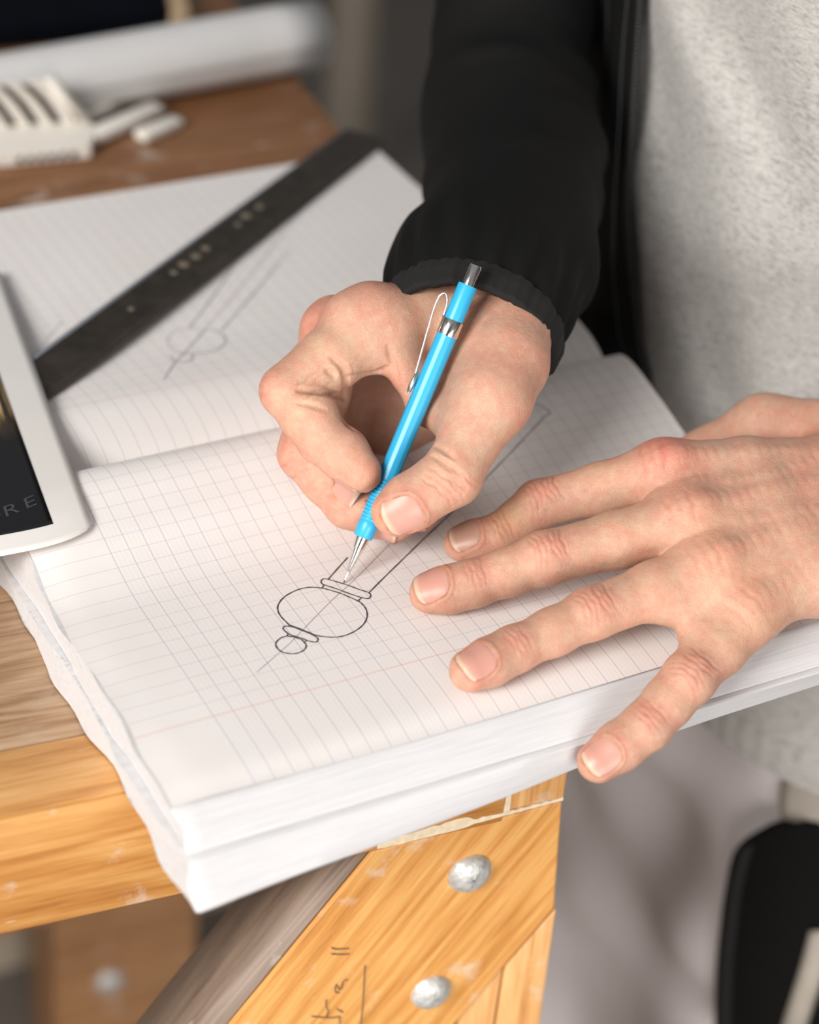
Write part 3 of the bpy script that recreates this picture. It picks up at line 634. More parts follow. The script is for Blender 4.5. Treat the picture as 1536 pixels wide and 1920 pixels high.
def chain(fd, pts, rad, k, up=None, flat=1.0, pad=14):
    sl_, x, y, z = fd.sub(pts, max(rad) + pad); D = None
    for i in range(len(pts) - 1):
        d = cone(x, y, z, pts[i], pts[i + 1], rad[i], rad[i + 1], up, flat); D = d if D is None else smin(D, d, k)
    return sl_, D
def surface_nets(D, o, h):
    ins = D < 0; c = np.zeros(tuple(np.array(D.shape) - 1), np.int8)
    for dx in (0, 1):
        for dy in (0, 1):
            for dz in (0, 1): c += ins[dx:D.shape[0] - 1 + dx, dy:D.shape[1] - 1 + dy, dz:D.shape[2] - 1 + dz]
    act = (c > 0) & (c < 8); I = np.argwhere(act); idx = np.full(act.shape, -1, np.int32); idx[act] = np.arange(len(I))
    cor = [(dx, dy, dz) for dx in (0, 1) for dy in (0, 1) for dz in (0, 1)]
    val = np.stack([D[I[:, 0] + a, I[:, 1] + b, I[:, 2] + e] for a, b, e in cor], 1); acc = np.zeros((len(I), 3)); cnt = np.zeros(len(I))
    for i in range(8):
        for j in range(i + 1, 8):
            if sum(abs(a - b) for a, b in zip(cor[i], cor[j])) != 1: continue
            va, vb = val[:, i], val[:, j]; m = (va < 0) != (vb < 0); t = va[m] / (va[m] - vb[m]); acc[m] += np.array(cor[i]) + t[:, None] * (np.array(cor[j]) - np.array(cor[i])); cnt[m] += 1
    V = o + h * (I + acc / cnt[:, None]); Q = []
    for ax_ in range(3):
        s0 = [slice(None)] * 3; s1 = [slice(None)] * 3; s0[ax_] = slice(0, -1); s1[ax_] = slice(1, None); a_, b_ = ins[tuple(s0)], ins[tuple(s1)]; E_ = np.argwhere(a_ != b_); b1, b2 = [i for i in range(3) if i != ax_]
        E_ = E_[(E_[:, b1] > 0) & (E_[:, b2] > 0) & (E_[:, b1] < act.shape[b1]) & (E_[:, b2] < act.shape[b2])]
        if not len(E_): continue
        flip = a_[tuple(E_.T)]; q = []
        for d1, d2 in ((-1, -1), (0, -1), (0, 0), (-1, 0)):
            t = E_.copy(); t[:, b1] += d1; t[:, b2] += d2; q.append(idx[tuple(t.T)])
        q = np.stack(q, 1); q = q[(q >= 0).all(1)] if (q < 0).any() else q
        fl = flip[:len(q)] if ax_ != 1 else ~flip[:len(q)]
        q[~fl] = q[~fl][:, ::-1]; Q.append(q)
    return V, np.vstack(Q)
def chaikin(pts, rad):
    """densify a joint chain so knuckles bend softly."""
    pts = np.asarray(pts, float); rad = np.asarray(rad, float); return pts, rad

def build_hand(fd, palm, kp, fingers, extras=(), kb=9, cuts=()):
    """palm: list of (pts, radii, up, flat); fingers: dict name -> (pts MCP..tip, radii, k_inner, up, flat, nprox)."""
    Dp = np.full(fd.n, 60., np.float32)
    for pts, rad, up, flat in palm:
        sl_, d = chain(fd, pts, rad, 4, up, flat, 22); Dp[sl_] = smin(Dp[sl_], d, kp)
    fd.D = Dp.copy()
    for nm, (pts, rad, k, up, flat, npx) in fingers.items():
        sl_, d = chain(fd, pts[:npx + 1], rad[:npx + 1], k, up, flat, 16); fd.D[sl_] = np.minimum(fd.D[sl_], smin(Dp[sl_], d, kb))
    for nm, (pts, rad, k, up, flat, npx) in fingers.items():
        sl_, d = chain(fd, pts, rad, k, up, flat, 16); fd.D[sl_] = smin(fd.D[sl_], d, .9)
    for pts, rad, k in extras:
        sl_, d = chain(fd, pts, rad, 2, None, 1, 16); fd.D[sl_] = smin(fd.D[sl_], d, k)
    for pts, rad, k in cuts:                     # shallow creases: smooth subtraction of thin capsules
        sl_, d = chain(fd, pts, rad, 1, None, 1, 8); fd.D[sl_] = -smin(-fd.D[sl_], d, k)
BASE = np.array([0.530, 0.326, 0.230])
def finish_hand(fd, wrinkles, blobs, veins=(), nails=()):
    V, F = surface_nets(fd.D, fd.o, fd.h); N = fd.grad(V)
    disp = np.zeros(len(V)); colr = np.tile(BASE, (len(V), 1))
    for c, axd, dor, ts, depth, wid, lat, curve in wrinkles:
        axd = norm(axd); dor = norm(np.asarray(dor) - axd * (np.asarray(dor) @ axd)); s_ = np.cross(axd, dor); r = V - c; m = (np.abs(r) < 22).all(1); r = r[m]
        t = r @ axd; s = r @ s_; up_ = np.clip((N[m] @ dor - .05) / .55, 0, 1); g = np.zeros(len(t))
        for i, t0 in enumerate(ts):
            tt = t - t0 - curve * (1 if t0 > 0 else -1) * s * s * .02 - .35 * np.sin(s * .9 + i * 2); g += np.exp(-(tt / wid) ** 2) * (1 if i % 2 == 0 else .65)
        w = np.exp(-(s / lat) ** 4) * up_; disp[m] -= depth * g * w
        colr[m] += np.outer(g * w, [-.05, -.06, -.045])
    for c, r, dc in blobs:
        d2 = ((V - c) ** 2).sum(1) / r**2; m = d2 < 6; colr[m] += np.exp(-d2[m])[:, None] * np.array(dc)
    for P, rad, hgt in veins:
        P = crom(P, 8); d2 = np.full(len(V), 1e9)
        for p in P: d2 = np.minimum(d2, ((V - p) ** 2).sum(1))
        disp += hgt * np.exp(-d2 / rad**2)
    for tip, prev, dor, w, L, back in nails:
        ax_ = norm(np.asarray(tip) - prev); dr = norm(np.asarray(dor) - ax_ * (np.asarray(dor) @ ax_)); s_ = np.cross(ax_, dr); r = V - tip; m = ((np.abs(r) < 22).all(1)) & (N @ dr > -.1); r = r[m]
        t = r @ ax_ - (-back + L / 2); la = r @ s_; e = ((np.abs(la) / (w / 2)) ** 3 + (np.abs(t) / (L / 2)) ** 3) ** (1 / 3); ds = (e - 1) * np.where(np.abs(t) / L > np.abs(la) / w, L / 2, w / 2)
        nt = np.clip((L / 2 + .5 - t) / 2, 0, 1)
        disp[m] += .42 * np.exp(-((ds - 1.1) / .8) ** 2) * nt - .5 * np.clip(-ds / .8, 0, 1)
        colr[m] += np.outer(np.exp(-((ds - .15) / .55) ** 2), [-.20, -.17, -.14]) + np.outer(np.exp(-((ds - 2.2) / 1.6) ** 2) * (ds > 0) * nt, [.02, -.03, -.02])
    V = V + N * disp[:, None]
    return V, F, np.clip(colr, .02, .95)
NAILS = []
def nail(fd, tip, prev, dor, w, L, back, name='fingernail', tipc=(0.62, 0.45, 0.33), pink=(0.56, 0.295, 0.235), offs=0.0, reach=24):
    """curved plate hugging the back of a fingertip. tip/prev: distal axis; dor: outward nail direction; back: mm from tip centre to the nail's root."""
    ax_ = norm(np.asarray(tip) - prev); dor = norm(np.asarray(dor) - ax_ * (np.asarray(dor) @ ax_)); s_ = np.cross(ax_, dor); nu, nv_ = 19, 15; V = []; C = []
    for i in range(nu):
        u = i / (nu - 1)
        for j in range(nv_):
            q = (j / (nv_ - 1) - .5) * 2
            root = 1 - .30 * math.sqrt(max(0, 1 - q * q)) ; t = -back + L * u
            hw = w / 2 * (.86 + .14 * math.sin(math.pi * min(1, u * 1.25 + .1)))
            if u > .6: t -= L * .30 * abs(q) ** 2.6 * (u - .6) / .4
            if u < .25: t += L * .16 * q * q * (1 - u / .25)
            ang = q * 1.02; lat = math.sin(ang) / math.sin(1.02) * hw
            o0 = np.asarray(tip) + ax_ * t + s_ * lat; dd = norm(dor + s_ * q * .55)
            V.append((o0, dd)); fr = np.clip((u - .86 - .03 * q * q) / .06, 0, 1); lun = np.clip((.16 - u) / .12, 0, 1)
            c = np.array(pink) * (1 - fr) + np.array(tipc) * fr; c = c * (1 - .35 * lun) + np.array((.66, .46, .38)) * .35 * lun
            edge = np.clip((abs(q) - .86) / .14, 0, 1); c = c * (1 - .45 * edge) + np.array((.50, .34, .23)) * .45 * edge; C.append(c)
    O = np.array([v[0] for v in V]); Dd = np.array([v[1] for v in V]); P = O + Dd * reach
    for _ in range(60):
        d = fd.sample(P); P = P - Dd * np.clip(d, -1, 3)[:, None] * .8
    P = P.reshape(nu, nv_, 3); Dg = Dd.reshape(nu, nv_, 3)
    Q = P.copy()
    for _ in range(5): Q[1:-1, 1:-1] = (Q[:-2, 1:-1] + Q[2:, 1:-1] + Q[1:-1, :-2] + Q[1:-1, 2:]) / 4
    lift = np.full((nu, nv_), .35); lift[0] = -.25; lift[1] = .1; lift[:, 0] = -.15; lift[:, -1] = -.15; lift[-1, 1:-1] = .25; lift[-2, 1:-1] = .4
    P = (Q + Dg * lift[..., None]).reshape(-1, 3)
    NAILS.append((P, grid_faces(nu, nv_), np.array(C), dor, name))

# ---- left hand, flat on the page (palm rolled towards its little finger)
A_ = lambda x, y, z: at(x, y, z)
H = .62
lj = dict(index=[A_(1245, 885, 44), A_(1012, 945, 23), A_(932, 1004, 12.5), A_(866, 1020, 8.3)],
          middle=[A_(1290, 975, 37), A_(1022, 1047, 23.5), A_(885, 1095, 13), A_(806, 1112, 8.8)],
          ring=[A_(1335, 1065, 28), A_(1110, 1150, 18.5), A_(963, 1218, 11.2), A_(882, 1258, 8.8)],
          little=[A_(1400, 1150, 15), A_(1292, 1272, 4), A_(1212, 1362, -8), A_(1122, 1428, -18)])
lr = dict(index=[12.6, 10.6, 9.9, 8.6, 8.3, 8.5, 7.6], middle=[13, 11.2, 10.8, 9.6, 9.4, 9.4, 8.4], ring=[12.4, 10.8, 10.2, 9.2, 9.0, 9.2, 8.3], little=[11.6, 10.4, 10.4, 9.6, 9.5, 9.4, 8.4])
UPL = norm(np.array([-.12, -.36, .92]))
lwrist = A_(1690, 925, 34)
def finger_pts(J, upv, pulp=.55, sag=1.0):
    m, p, d, t = J; u = np.asarray(upv)
    return [m, (m + p) / 2 - u * .8 * sag, p, (p + d) / 2 - u * .7 * sag, d, d + (t - d) * pulp - u * .5, t]
LF = {}
for k_ in lj: LF[k_] = (finger_pts(lj[k_], UPL), lr[k_], 4.0, UPL, .93, 2)
carp = {k_: lwrist + (np.mean([lj[q][0] for q in lj], 0) - lwrist) * .28 + (lj[k_][0] - np.mean([lj[q][0] for q in lj], 0)) * .55 for k_ in lj}
palm = [([lj[k_][0], (lj[k_][0] + carp[k_]) / 2 + np.array([0, 0, 1.5]), carp[k_], lwrist + (carp[k_] - lwrist) * .2], [12.3, 12.5, 13.5, 14.5], None, 1) for k_ in lj]
fore_l = lwrist + np.array([95., -14, 16])
palm += [([lwrist + np.array([-4, 10, 2.]), fore_l + np.array([0, 14, 2.])], [20, 25], None, 1), ([lwrist + np.array([-4, -12, -2.]), fore_l + np.array([0, -12, -2.])], [19, 25], None, 1)]
# palm flesh below, thumb root and thumb folded behind the index finger
mc = np.mean([carp[q] for q in carp], 0)
palm += [([mc + np.array([-25, -26, -13.]), mc + np.array([5, -22, -12.])], [13, 14], None, 1), ([mc + np.array([-22, 10, -16.]), mc + np.array([6, 14, -10.])], [12, 14], None, 1)]
th_l = [A_(1600, 815, 42), A_(1432, 800, 36), A_(1352, 838, 22), A_(1290, 858, 13)]
palm += [([th_l[0], th_l[1]], [15, 13], None, 1)]
LF['thumb'] = ([th_l[1], (th_l[1] + th_l[2]) / 2, th_l[2], (th_l[2] + th_l[3]) / 2, th_l[3]], [12.5, 11, 11, 10, 9], 4, None, 1, 2)
allp = np.vstack([np.vstack(v[0]) for v in LF.values()] + [np.array([lwrist, fore_l])])
FL = Field(allp.min(0) - [14, 20, 15], allp.max(0) + [-4, 26, 22], H)
ext = []
for k_, r in (('index', 3.4), ('middle', 3.6), ('ring', 3.2), ('little', 3.0)):
    J = lj[k_]; ax_ = norm(J[1] - J[0]); ext.append(([J[0] + UPL * 9.2 - ax_ * 2, J[0] + UPL * 9.0 + ax_ * 4], [r, r], 7))
    ext.append(([J[1] + UPL * 6.6 - ax_ * 2.5, J[1] + UPL * 6.4 + ax_ * 3], [3.2, 3.2], 5))
ext.append(([lj['ring'][0] + (lj['ring'][1] - lj['ring'][0]) * .42 - UPL * 2, lj['little'][0] + (lj['little'][1] - lj['little'][0]) * .50 - UPL * 1], [6.5, 7.0], 11))
ext.append(([lj['ring'][0] + (lj['ring'][1] - lj['ring'][0]) * .12, lj['little'][0] + (lj['little'][1] - lj['little'][0]) * .15], [9, 9], 9))
build_hand(FL, palm, 15, LF, ext, 9)
wr = []; bl = []
for k_ in lj:
    J = lj[k_]; a1_, a2_, a3_ = norm(J[1] - J[0]), norm(J[2] - J[1]), norm(J[3] - J[2]); axp = norm(a1_ + a2_); axd = norm(a2_ + a3_)
    wr += [(J[1] + UPL * 9.5, axp, UPL, (-5.4, -3.0, -.9, 1.6, 4.0, 6.2), .42, .6, 7.5, 1.3), (J[2] + UPL * 8, axd, UPL, (-3.4, -1.2, 1.0, 3.2), .30, .5, 6.5, .5), (J[0] + UPL * 11, a1_, UPL, (2, 6.5, 11), .2, 1.0, 8, .4)]
    bl += [(J[1] + UPL * 9, 8, (.05, -.055, -.035)), (J[2] + UPL * 8, 6.5, (.045, -.05, -.03)), (J[0] + UPL * 10, 12, (.035, -.05, -.035)), (J[3] + UPL * 3, 9, (.06, -.03, -.02)),
           ((J[0] + J[1]) / 2 + UPL * 9, 11, (.06, .045, .02)), ((J[1] + J[2]) / 2 + UPL * 8, 8, (.05, .03, .01))]
bl += [(lj['index'][0] + UPL * 10 + np.array([2, 5, 0]), 12, (.06, -.10, -.06)), (lj['index'][2] + UPL * 8 + np.array([3, 0, 0]), 8, (.02, .06, -.01)), (lj['little'][0] + UPL * 9, 16, (.10, .09, .05)), (lj['ring'][0] + UPL * 9, 14, (.06, .05, .02)), ((lj['ring'][0] + lj['middle'][0]) / 2 + UPL * 9, 12, (.05, .04, .02)),
       (mc + np.array([10, 18, 16.]), 30, (.03, -.06, -.05)), (mc + np.array([-20, -10, 18.]), 22, (.02, -.025, -.02)), (A_(1200, 1200, 15), 14, (.06, .03, .01))]
vn = [([carp['little'] + UPL * 14, carp['ring'] + UPL * 14 + np.array([-14, 0, 0]), (lj['ring'][0] + lj['middle'][0]) / 2 + UPL * 12 + np.array([14, 0, 0])], 3.0, .55), ([carp['index'] + UPL * 15, (carp['index'] + lj['middle'][0]) / 2 + UPL * 14, (lj['index'][0] + lj['middle'][0]) / 2 + UPL * 12 + np.array([6, 0, 0])], 2.8, .5)]
for k_ in ('index', 'middle', 'ring', 'little'): vn.append(([carp[k_] + UPL * 13, (carp[k_] + lj[k_][0]) / 2 + UPL * 13.5, lj[k_][0] + UPL * 12.5], 3.6, .7))
nl = []
for k_, w_n, L_, bk, dv in (('index', 12.0, 13.0, 8.6, (-.16, -.30, .94)), ('middle', 13.6, 14.2, 8.4, (-.16, -.30, .94)), ('ring', 13.0, 13.8, 8.4, (-.1, -.34, .93)), ('little', 12.0, 14.0, 8.2, (-.30, -.50, .80))):
    nl.append((lj[k_][3], lj[k_][2], np.array(dv), w_n, L_, bk))
VL, FLc, CL = finish_hand(FL, wr, bl, vn, nl)
for i_, a_ in enumerate(nl): nail(FL, *a_, pink=(.58, .29, .23) if i_ else (.50, .285, .21))

# ---- right hand, closed round the pencil
D0 = 908.0
Dp_ = lambda x, y, d: dp(x, y, D0 + d)
rj = dict(thumb=[Dp_(922, 748, 0), Dp_(846, 893, -10), Dp_(740, 961, -12)],
          index=[Dp_(700, 612, 22), Dp_(536, 733, 6), Dp_(606, 822, 3), Dp_(676, 884, -1.5)],
          middle=[Dp_(628, 628, 36), Dp_(572, 850, 17), Dp_(655, 945, 18), Dp_(740, 978, 15.5)],
          ring=[Dp_(600, 690, 56), Dp_(600, 872, 40), Dp_(700, 945, 31), Dp_(788, 960, 19)],
          little=[Dp_(600, 735, 76), Dp_(630, 852, 62), Dp_(700, 905, 52), Dp_(748, 920, 43)])
cmc = Dp_(950, 616, 26); rwrist = Dp_(922, 562, 52)
RF_ = {}
d_idx = norm(-.62 * RGT + .72 * DWN + .05 * FWD)
RF_['index'] = ([rj['index'][0], (rj['index'][0] + rj['index'][1]) / 2 + .5 * DWN, rj['index'][1], (rj['index'][1] + rj['index'][2]) / 2 + norm(RGT - .6 * DWN) * 1.5, rj['index'][2], (rj['index'][2] + rj['index'][3]) / 2 + norm(RGT - DWN) * .8, rj['index'][3]], [14.5, 13.2, 10.6, 12.0, 10.6, 10.6, 8.6], 2.2, None, 1, 2)
RF_['middle'] = (finger_pts(rj['middle'], norm(-.6 * RGT + .7 * DWN), .5, 0), [13, 12, 11, 10.6, 10.0, 9.8, 8.8], 3, None, 1, 2)
RF_['ring'] = (finger_pts(rj['ring'], DWN, .5, 0), [12, 11, 10, 9.6, 9.2, 9.0, 8.0], 3, None, 1, 2)
RF_['little'] = (finger_pts(rj['little'], DWN, .5, 0), [11, 10, 9, 8.4, 8, 7.8, 7], 3, None, 1, 2)
tj = rj['thumb']; tup = norm(-FWD + .2 * DWN)
RF_['thumb'] = ([tj[0], (tj[0] + tj[1]) / 2 + FWD * .5, tj[1], tj[1] + (tj[2] - tj[1]) * .35, tj[1] + (tj[2] - tj[1]) * .72, tj[2]], [14.6, 11.9, 12.2, 11.0, 11.3, 9.4], 3.5, tup, .90, 2)
pw = {k_: rwrist + (rj[k_][0] - rj['middle'][0]) * .45 + (rj['middle'][0] - rwrist) * .22 for k_ in ('index', 'middle', 'ring', 'little')}
palm = [([rj[k_][0], (rj[k_][0] + pw[k_]) / 2, pw[k_], rwrist + (pw[k_] - rwrist) * .3], [r0, r0 + .5, 14, 16], None, 1) for k_, r0 in (('index', 14.2), ('middle', 13), ('ring', 12), ('little', 11.5))]
sh_l, sh_r = np.array([430., -20, 500]), np.array([430., 380, 500])
spath = [dp(880, 628, 946), dp(896, 572, 957), dp(917, 500, 982), dp(962, 390, 1020), dp(957, 265, 1065), dp(967, 125, 1095), dp(978, -70, 1120), dp(1010, -330, 1110), sh_r * .5 + dp(1030, -400, 1110) * .5, sh_r]
rfore = spath[3]; fdir = norm(rfore - rwrist)
palm += [([rwrist - fdir * 4 + norm(RGT) * 8, rfore + RGT * 4], [19, 17], None, 1), ([rwrist - fdir * 2 - RGT * 10 + FWD * 4, rfore - RGT * 6], [18, 17], None, 1)]
palm += [([cmc, (cmc + tj[0]) / 2 + np.array([0, 0, 0.]) + RGT * 1.5, tj[0]], [19.5, 18.5, 15.2], None, 1)]
palm += [([Dp_(905, 640, 24), Dp_(885, 720, 14)], [13, 11], None, 1)]                      # thenar bulk
palm += [([Dp_(738, 645, 22), Dp_(764, 700, 17), Dp_(792, 768, 13), Dp_(860, 800, 4)], [9, 6.5, 5.5, 8], None, 1)]  # web between thumb and index
palm += [([Dp_(640, 740, 88), Dp_(720, 800, 84), Dp_(820, 720, 88)], [18, 18, 20], None, 1)]
allp = np.vstack([np.vstack(v[0]) for v in RF_.values()] + [np.array([rwrist, rfore])])
FR = Field(allp.min(0) - [16, 22, 14], allp.max(0) + [26, 22, 24], H)
ext = [([Dp_(655, 588, 16), Dp_(690, 578, 20)], [8.5, 9], 9), ([Dp_(600, 606, 28), Dp_(620, 592, 33)], [6.5, 7], 6)]
ic = norm(RGT - .1 * DWN)
build_hand(FR, palm, 13, RF_, ext, 9)
def on_hand(x, y, sink):
    d = ray(x, y); t = D0 - 60.0
    for _ in range(80):
        t += float(np.clip(FR.sample((CC + d * t)[None])[0], -2, 6)) * .7
    return CC + d * (t + sink)
for pts, r in (([(558, 732), (580, 732), (604, 734), (628, 740), (646, 745)], 1.3), ([(622, 672), (640, 686), (649, 706), (648, 730), (643, 748)], 1.3), ([(654, 706), (684, 702), (712, 696), (730, 688)], .9), ([(644, 786), (652, 796), (664, 806)], .9),
               ([(612, 694), (622, 700), (628, 708)], .7), ([(728, 650), (736, 676), (746, 704)], .8), ([(560, 756), (585, 760), (610, 768)], .5), ([(815, 836), (835, 846), (852, 860)], .6), ([(812, 855), (840, 872), (856, 885), (866, 896)], .7), ([(842, 892), (860, 908), (874, 918)], .6)):
    P = np.array([on_hand(*p, r * .15) for p in crom(pts, 4)]); rr_ = r * np.sin(np.linspace(.25, np.pi - .25, len(P))); sl_, d = chain(FR, list(P), list(rr_), 1, None, 1, 8); FR.D[sl_] = -smin(-FR.D[sl_], d, 1.8)
wr = [(tj[1] + tup * 11, norm(tj[2] - tj[0]), tup, (-4.6, -2.0, .8, 3.4, 6.0), .40, .55, 9, .4), (rj['index'][1] - norm(RGT) * 10, norm(rj['index'][2] - rj['index'][0]), -RGT + .2 * DWN - .3 * FWD, (-3, 0, 3), .25, .7, 8, .3),
      (Dp_(585, 720, -8), norm(rj['index'][2] - rj['index'][1]), -FWD, (-4, -1.5, 2.2, 5), .22, .6, 9, .4), (Dp_(690, 720, 10), RGT, -FWD, (-6, -2.5, 1.5, 5.5), .22, .6, 8, .3), (rj['middle'][1] + d_idx * 9, norm(rj['middle'][2] - rj['middle'][1]), -RGT - FWD, (-3, 0, 3), .28, .7, 8, .3)]
bl = [(tj[1] + tup * 11, 9, (.04, -.03, -.02)), (tj[2] + tup * 6, 9, (.05, -.04, -.03)), (tj[2] - RGT * 7, 8, (.05, .0, -.03)), (rj['index'][1] - RGT * 8, 9, (.06, -.075, -.055)), (rj['index'][3], 12, (.07, -.03, -.035)), ((rj['index'][1] + rj['index'][2]) / 2 - FWD * 10, 10, (.06, .045, .015)),
      ((rj['index'][0] + rj['index'][1]) / 2 - FWD * 12, 14, (.07, .065, .03)), (rj['index'][0] - DWN * 12 - FWD * 4, 13, (.03, -.055, -.035)), (Dp_(600, 600, 25), 12, (.05, -.09, -.06)), (rj['middle'][1] - RGT * 6 - FWD * 6, 13, (.05, -.07, -.05)), (rj['middle'][2], 14, (.05, -.05, -.04)), (rj['middle'][3] + RGT * 5, 9, (.06, -.06, -.05)),
      (rj['ring'][3], 10, (.03, -.09, -.07)), (Dp_(800, 600, 12), 14, (.06, .05, .03)), (Dp_(850, 860, -18), 16, (.04, .03, .015)), (Dp_(950, 680, 8), 22, (.02, -.03, -.02)), (Dp_(740, 720, 10), 9, (.06, -.04, -.03))]
nr = [(tj[2], tj[1], norm(-.88 * FWD + .30 * DWN + .22 * RGT), 15.4, 15.4, 9.4), (rj['index'][3], rj['index'][2], norm(-.62 * RGT + .70 * DWN + .20 * FWD), 10.0, 11.5, 6.4),
      (rj['middle'][3], rj['middle'][2], norm(.02 * RGT + .82 * DWN - .55 * FWD), 12.0, 12.0, 8.2), (rj['ring'][3], rj['ring'][2], norm(.10 * RGT + .70 * DWN - .70 * FWD), 10.0, 10.5, 5.5)]
VR, FRc, CRc = finish_hand(FR, wr, bl, (), nr)
for a_ in nr: nail(FR, *a_)

# ------------------------------------------------------------------ person
TC = np.array([452., 182.]); person = thing('person', 'person in a black jacket and grey sweatshirt drawing with a blue pencil', 'person', (TC[0], TC[1], FLOOR))
def loft(zs, fn, nth=96):
    th = np.linspace(0, 2 * np.pi, nth, endpoint=False); V = np.vstack([np.array([fn(t, z) for t in th]) for z in zs]); F = [tuple(f) for f in grid_faces(len(zs), nth, True)] + [tuple(range(nth - 1, -1, -1)), tuple(range(len(V) - nth, len(V)))]
    return V, F
def torso(t, z, off=0.0):
    """t=pi faces the bench (-X)."""
    lean = np.interp(z, [-400, -150, 100, 500], [8, 0, -4, -30]); a = np.interp(z, [-400, -150, 60, 300, 560], [118, 122, 126, 122, 105]) + off; b = np.interp(z, [-400, -150, 60, 300, 560], [170, 172, 175, 185, 195]) + off
    return np.array([TC[0] + lean + a * math.cos(t), TC[1] + b * math.sin(t), z])
parts = [(VL, FLc), (VR, FRc)]; colr = [CL, CRc]
el_l = np.array([545., -70, 120])
for pth in ([fore_l - norm(el_l - fore_l) * 30, (fore_l + el_l) / 2, el_l, (el_l + sh_l) / 2, sh_l, sh_l + np.array([0, 120., 20])], spath[3:] + [sh_r + np.array([0, -120., 20])]):
    Pp = crom(pth, 6); v, f = tube(Pp, np.interp(np.arange(len(Pp)), [0, 12, 18, 24, len(Pp)], [17, 22, 27, 36, 46]), 24, up=(.3, .2, 1)); parts.append((v, f)); colr.append(np.tile(BASE, (len(v), 1)))
v, f = loft(np.linspace(-140, 560, 16), lambda t, z: torso(t, z, -14), 40); parts.append((v, f)); colr.append(np.tile(BASE, (len(v), 1)))
Vb, Fb = [], []; n0 = 0
Fq = [np.asarray(p[1]) if isinstance(p[1], np.ndarray) else p[1] for p in parts]
allV = np.vstack([p[0] for p in parts]); qF = []; oth = []
for (v, f), F_ in zip(parts, Fq):
    if isinstance(F_, np.ndarray): qF.append(F_ + n0)
    else:
        qF.append(np.array([q for q in F_ if len(q) == 4]) + n0)
    n0 += len(v)
body = mesh_np('body', allV, np.vstack(qF), M['skin'], person, True, label='bare hands and wrists'); vcol(body, 'tint', np.vstack(colr))
for P, F_, C_, dor, nm in NAILS:
    o = mesh_np(nm, P, F_, M['nail'], body, True); vcol(o, 'tint', C_); bm = bmesh.new(); bm.from_mesh(o.data); bmesh.ops.recalc_face_normals(bm, faces=bm.faces)
    if sum((np.array(fc.normal) @ dor) for fc in bm.faces) < 0: bmesh.ops.reverse_faces(bm, faces=bm.faces)
    bm.to_mesh(o.data); bm.free(); m = o.modifiers.new('solid', 'SOLIDIFY'); m.thickness = .0007; m.offset = -1

# ---- sweatshirt
def seg_d(Y, Z, a, b):
    a = np.array(a, float); b = np.array(b, float); d = b - a; t = np.clip(((Y - a[0]) * d[0] + (Z - a[1]) * d[1]) / (d @ d), 0, 1); n = np.array([-d[1], d[0]]) / np.linalg.norm(d)
    return np.hypot(Y - a[0] - t * d[0], Z - a[1] - t * d[1]), (Y - a[0]) * n[0] + (Z - a[1]) * n[1]
def yz(x, y, X=330.0):
    d = ray(x, y); p = CC + d * ((X - CC[0]) / d[0]); return p[1], p[2]
folds = [(yz(1310, -20), yz(1425, 250), 12, 9, 'step'), (yz(1296, 540), yz(1350, 735), 9, 7, 'step'), (yz(1215, 330), yz(1290, 460), 20, 4, 'bump'), (yz(1400, 430), yz(1536, 520), 18, 3.5, 'bump'), (yz(1230, 120), yz(1260, 300), 16, -3, 'bump'), (yz(1360, 600), yz(1536, 560), 14, -2.5, 'bump')]
def sweat(t, z):
    p = torso(t, z, 0.0); front = max(0, -math.cos(t)); Y, Z = p[1], p[2]; o = 0.0
    for a, b, w, h, kind in folds:
        d, sd = seg_d(Y, Z, a, b)
        o += h * math.exp(-(d / w) ** 2) if kind == 'bump' else h * math.exp(-(d / (w * 2.4)) ** 2) * (1 / (1 + math.exp(-sd / (w * .35))) - .5)
    o += 2.2 * math.sin(Y / 31 + z / 47) * math.sin(z / 38 + 1) + 1.2 * math.sin(Y / 13 - z / 21)
    o += np.interp(z, [-170, -150, -120, -60, -20, 30], [-4, -1, 5, 9, 4, 0])
    o += 34 * math.exp(-((t - 3.95) / .55) ** 2) * np.interp(z, [-120, 40], [1, 0])
    return p + np.array([math.cos(t), math.sin(t), 0]) * o * (.35 + .65 * front)
v, f = loft(np.linspace(-172, 560, 150), sweat, 200); sw = mesh_np('sweatshirt', v, f, M['sweater'], person)
v, f = loft(np.linspace(-200, -168, 12), lambda t, z: torso(t, z, -3 - 3 * ((z + 184) / 16) ** 2 + .35 * math.sin(t * 100) + 27 * math.exp(-((t - 3.95) / .55) ** 2)), 400); mesh_np('hem_band', v, f, M['sweater'], sw)

# ---- jacket: body, zip, right and left sleeves
ZY = np.array([(-130, 128), (-90, 142), (-44, 164), (-16, 192), (20, 207), (48, 215), (100, 226), (151, 236), (300, 262), (560, 270)], float)
zs = np.linspace(-112, 560, 110); ns = 110; V = []
for z in zs:
    yzp = np.interp(z, ZY[:, 0], ZY[:, 1]); b = np.interp(z, [-400, -150, 60, 300, 560], [170, 172, 175, 185, 195]) + 8
    t0 = math.pi - math.asin(np.clip((yzp - TC[1]) / b, -.95, .95)); t1 = -1.98
    for i in range(ns):
        q = (i / (ns - 1)) ** 1.5; t = t0 + (t1 - t0) * q; e = math.exp(-i / 3.0)
        off = 9 + 3.5 * math.exp(-((i - 10) / 6) ** 2) + 2.5 * math.sin(z / 44 + i * .16) + 1.6 * math.sin(z / 19 + i * .31) * min(1, i / 8) - 2 * e + 6 * np.interp(z, [-112, 0], [1, 0]) + 30 * math.exp(-((t - 1.9) / .55) ** 2)
        V.append(torso(t, z, off))
jk = mesh_np('jacket', np.array(V), grid_faces(len(zs), ns), M['jacket'], person, label='black zipped softshell jacket hanging open'); m = jk.modifiers.new('s', 'SOLIDIFY'); m.thickness = .0022; m.offset = 0
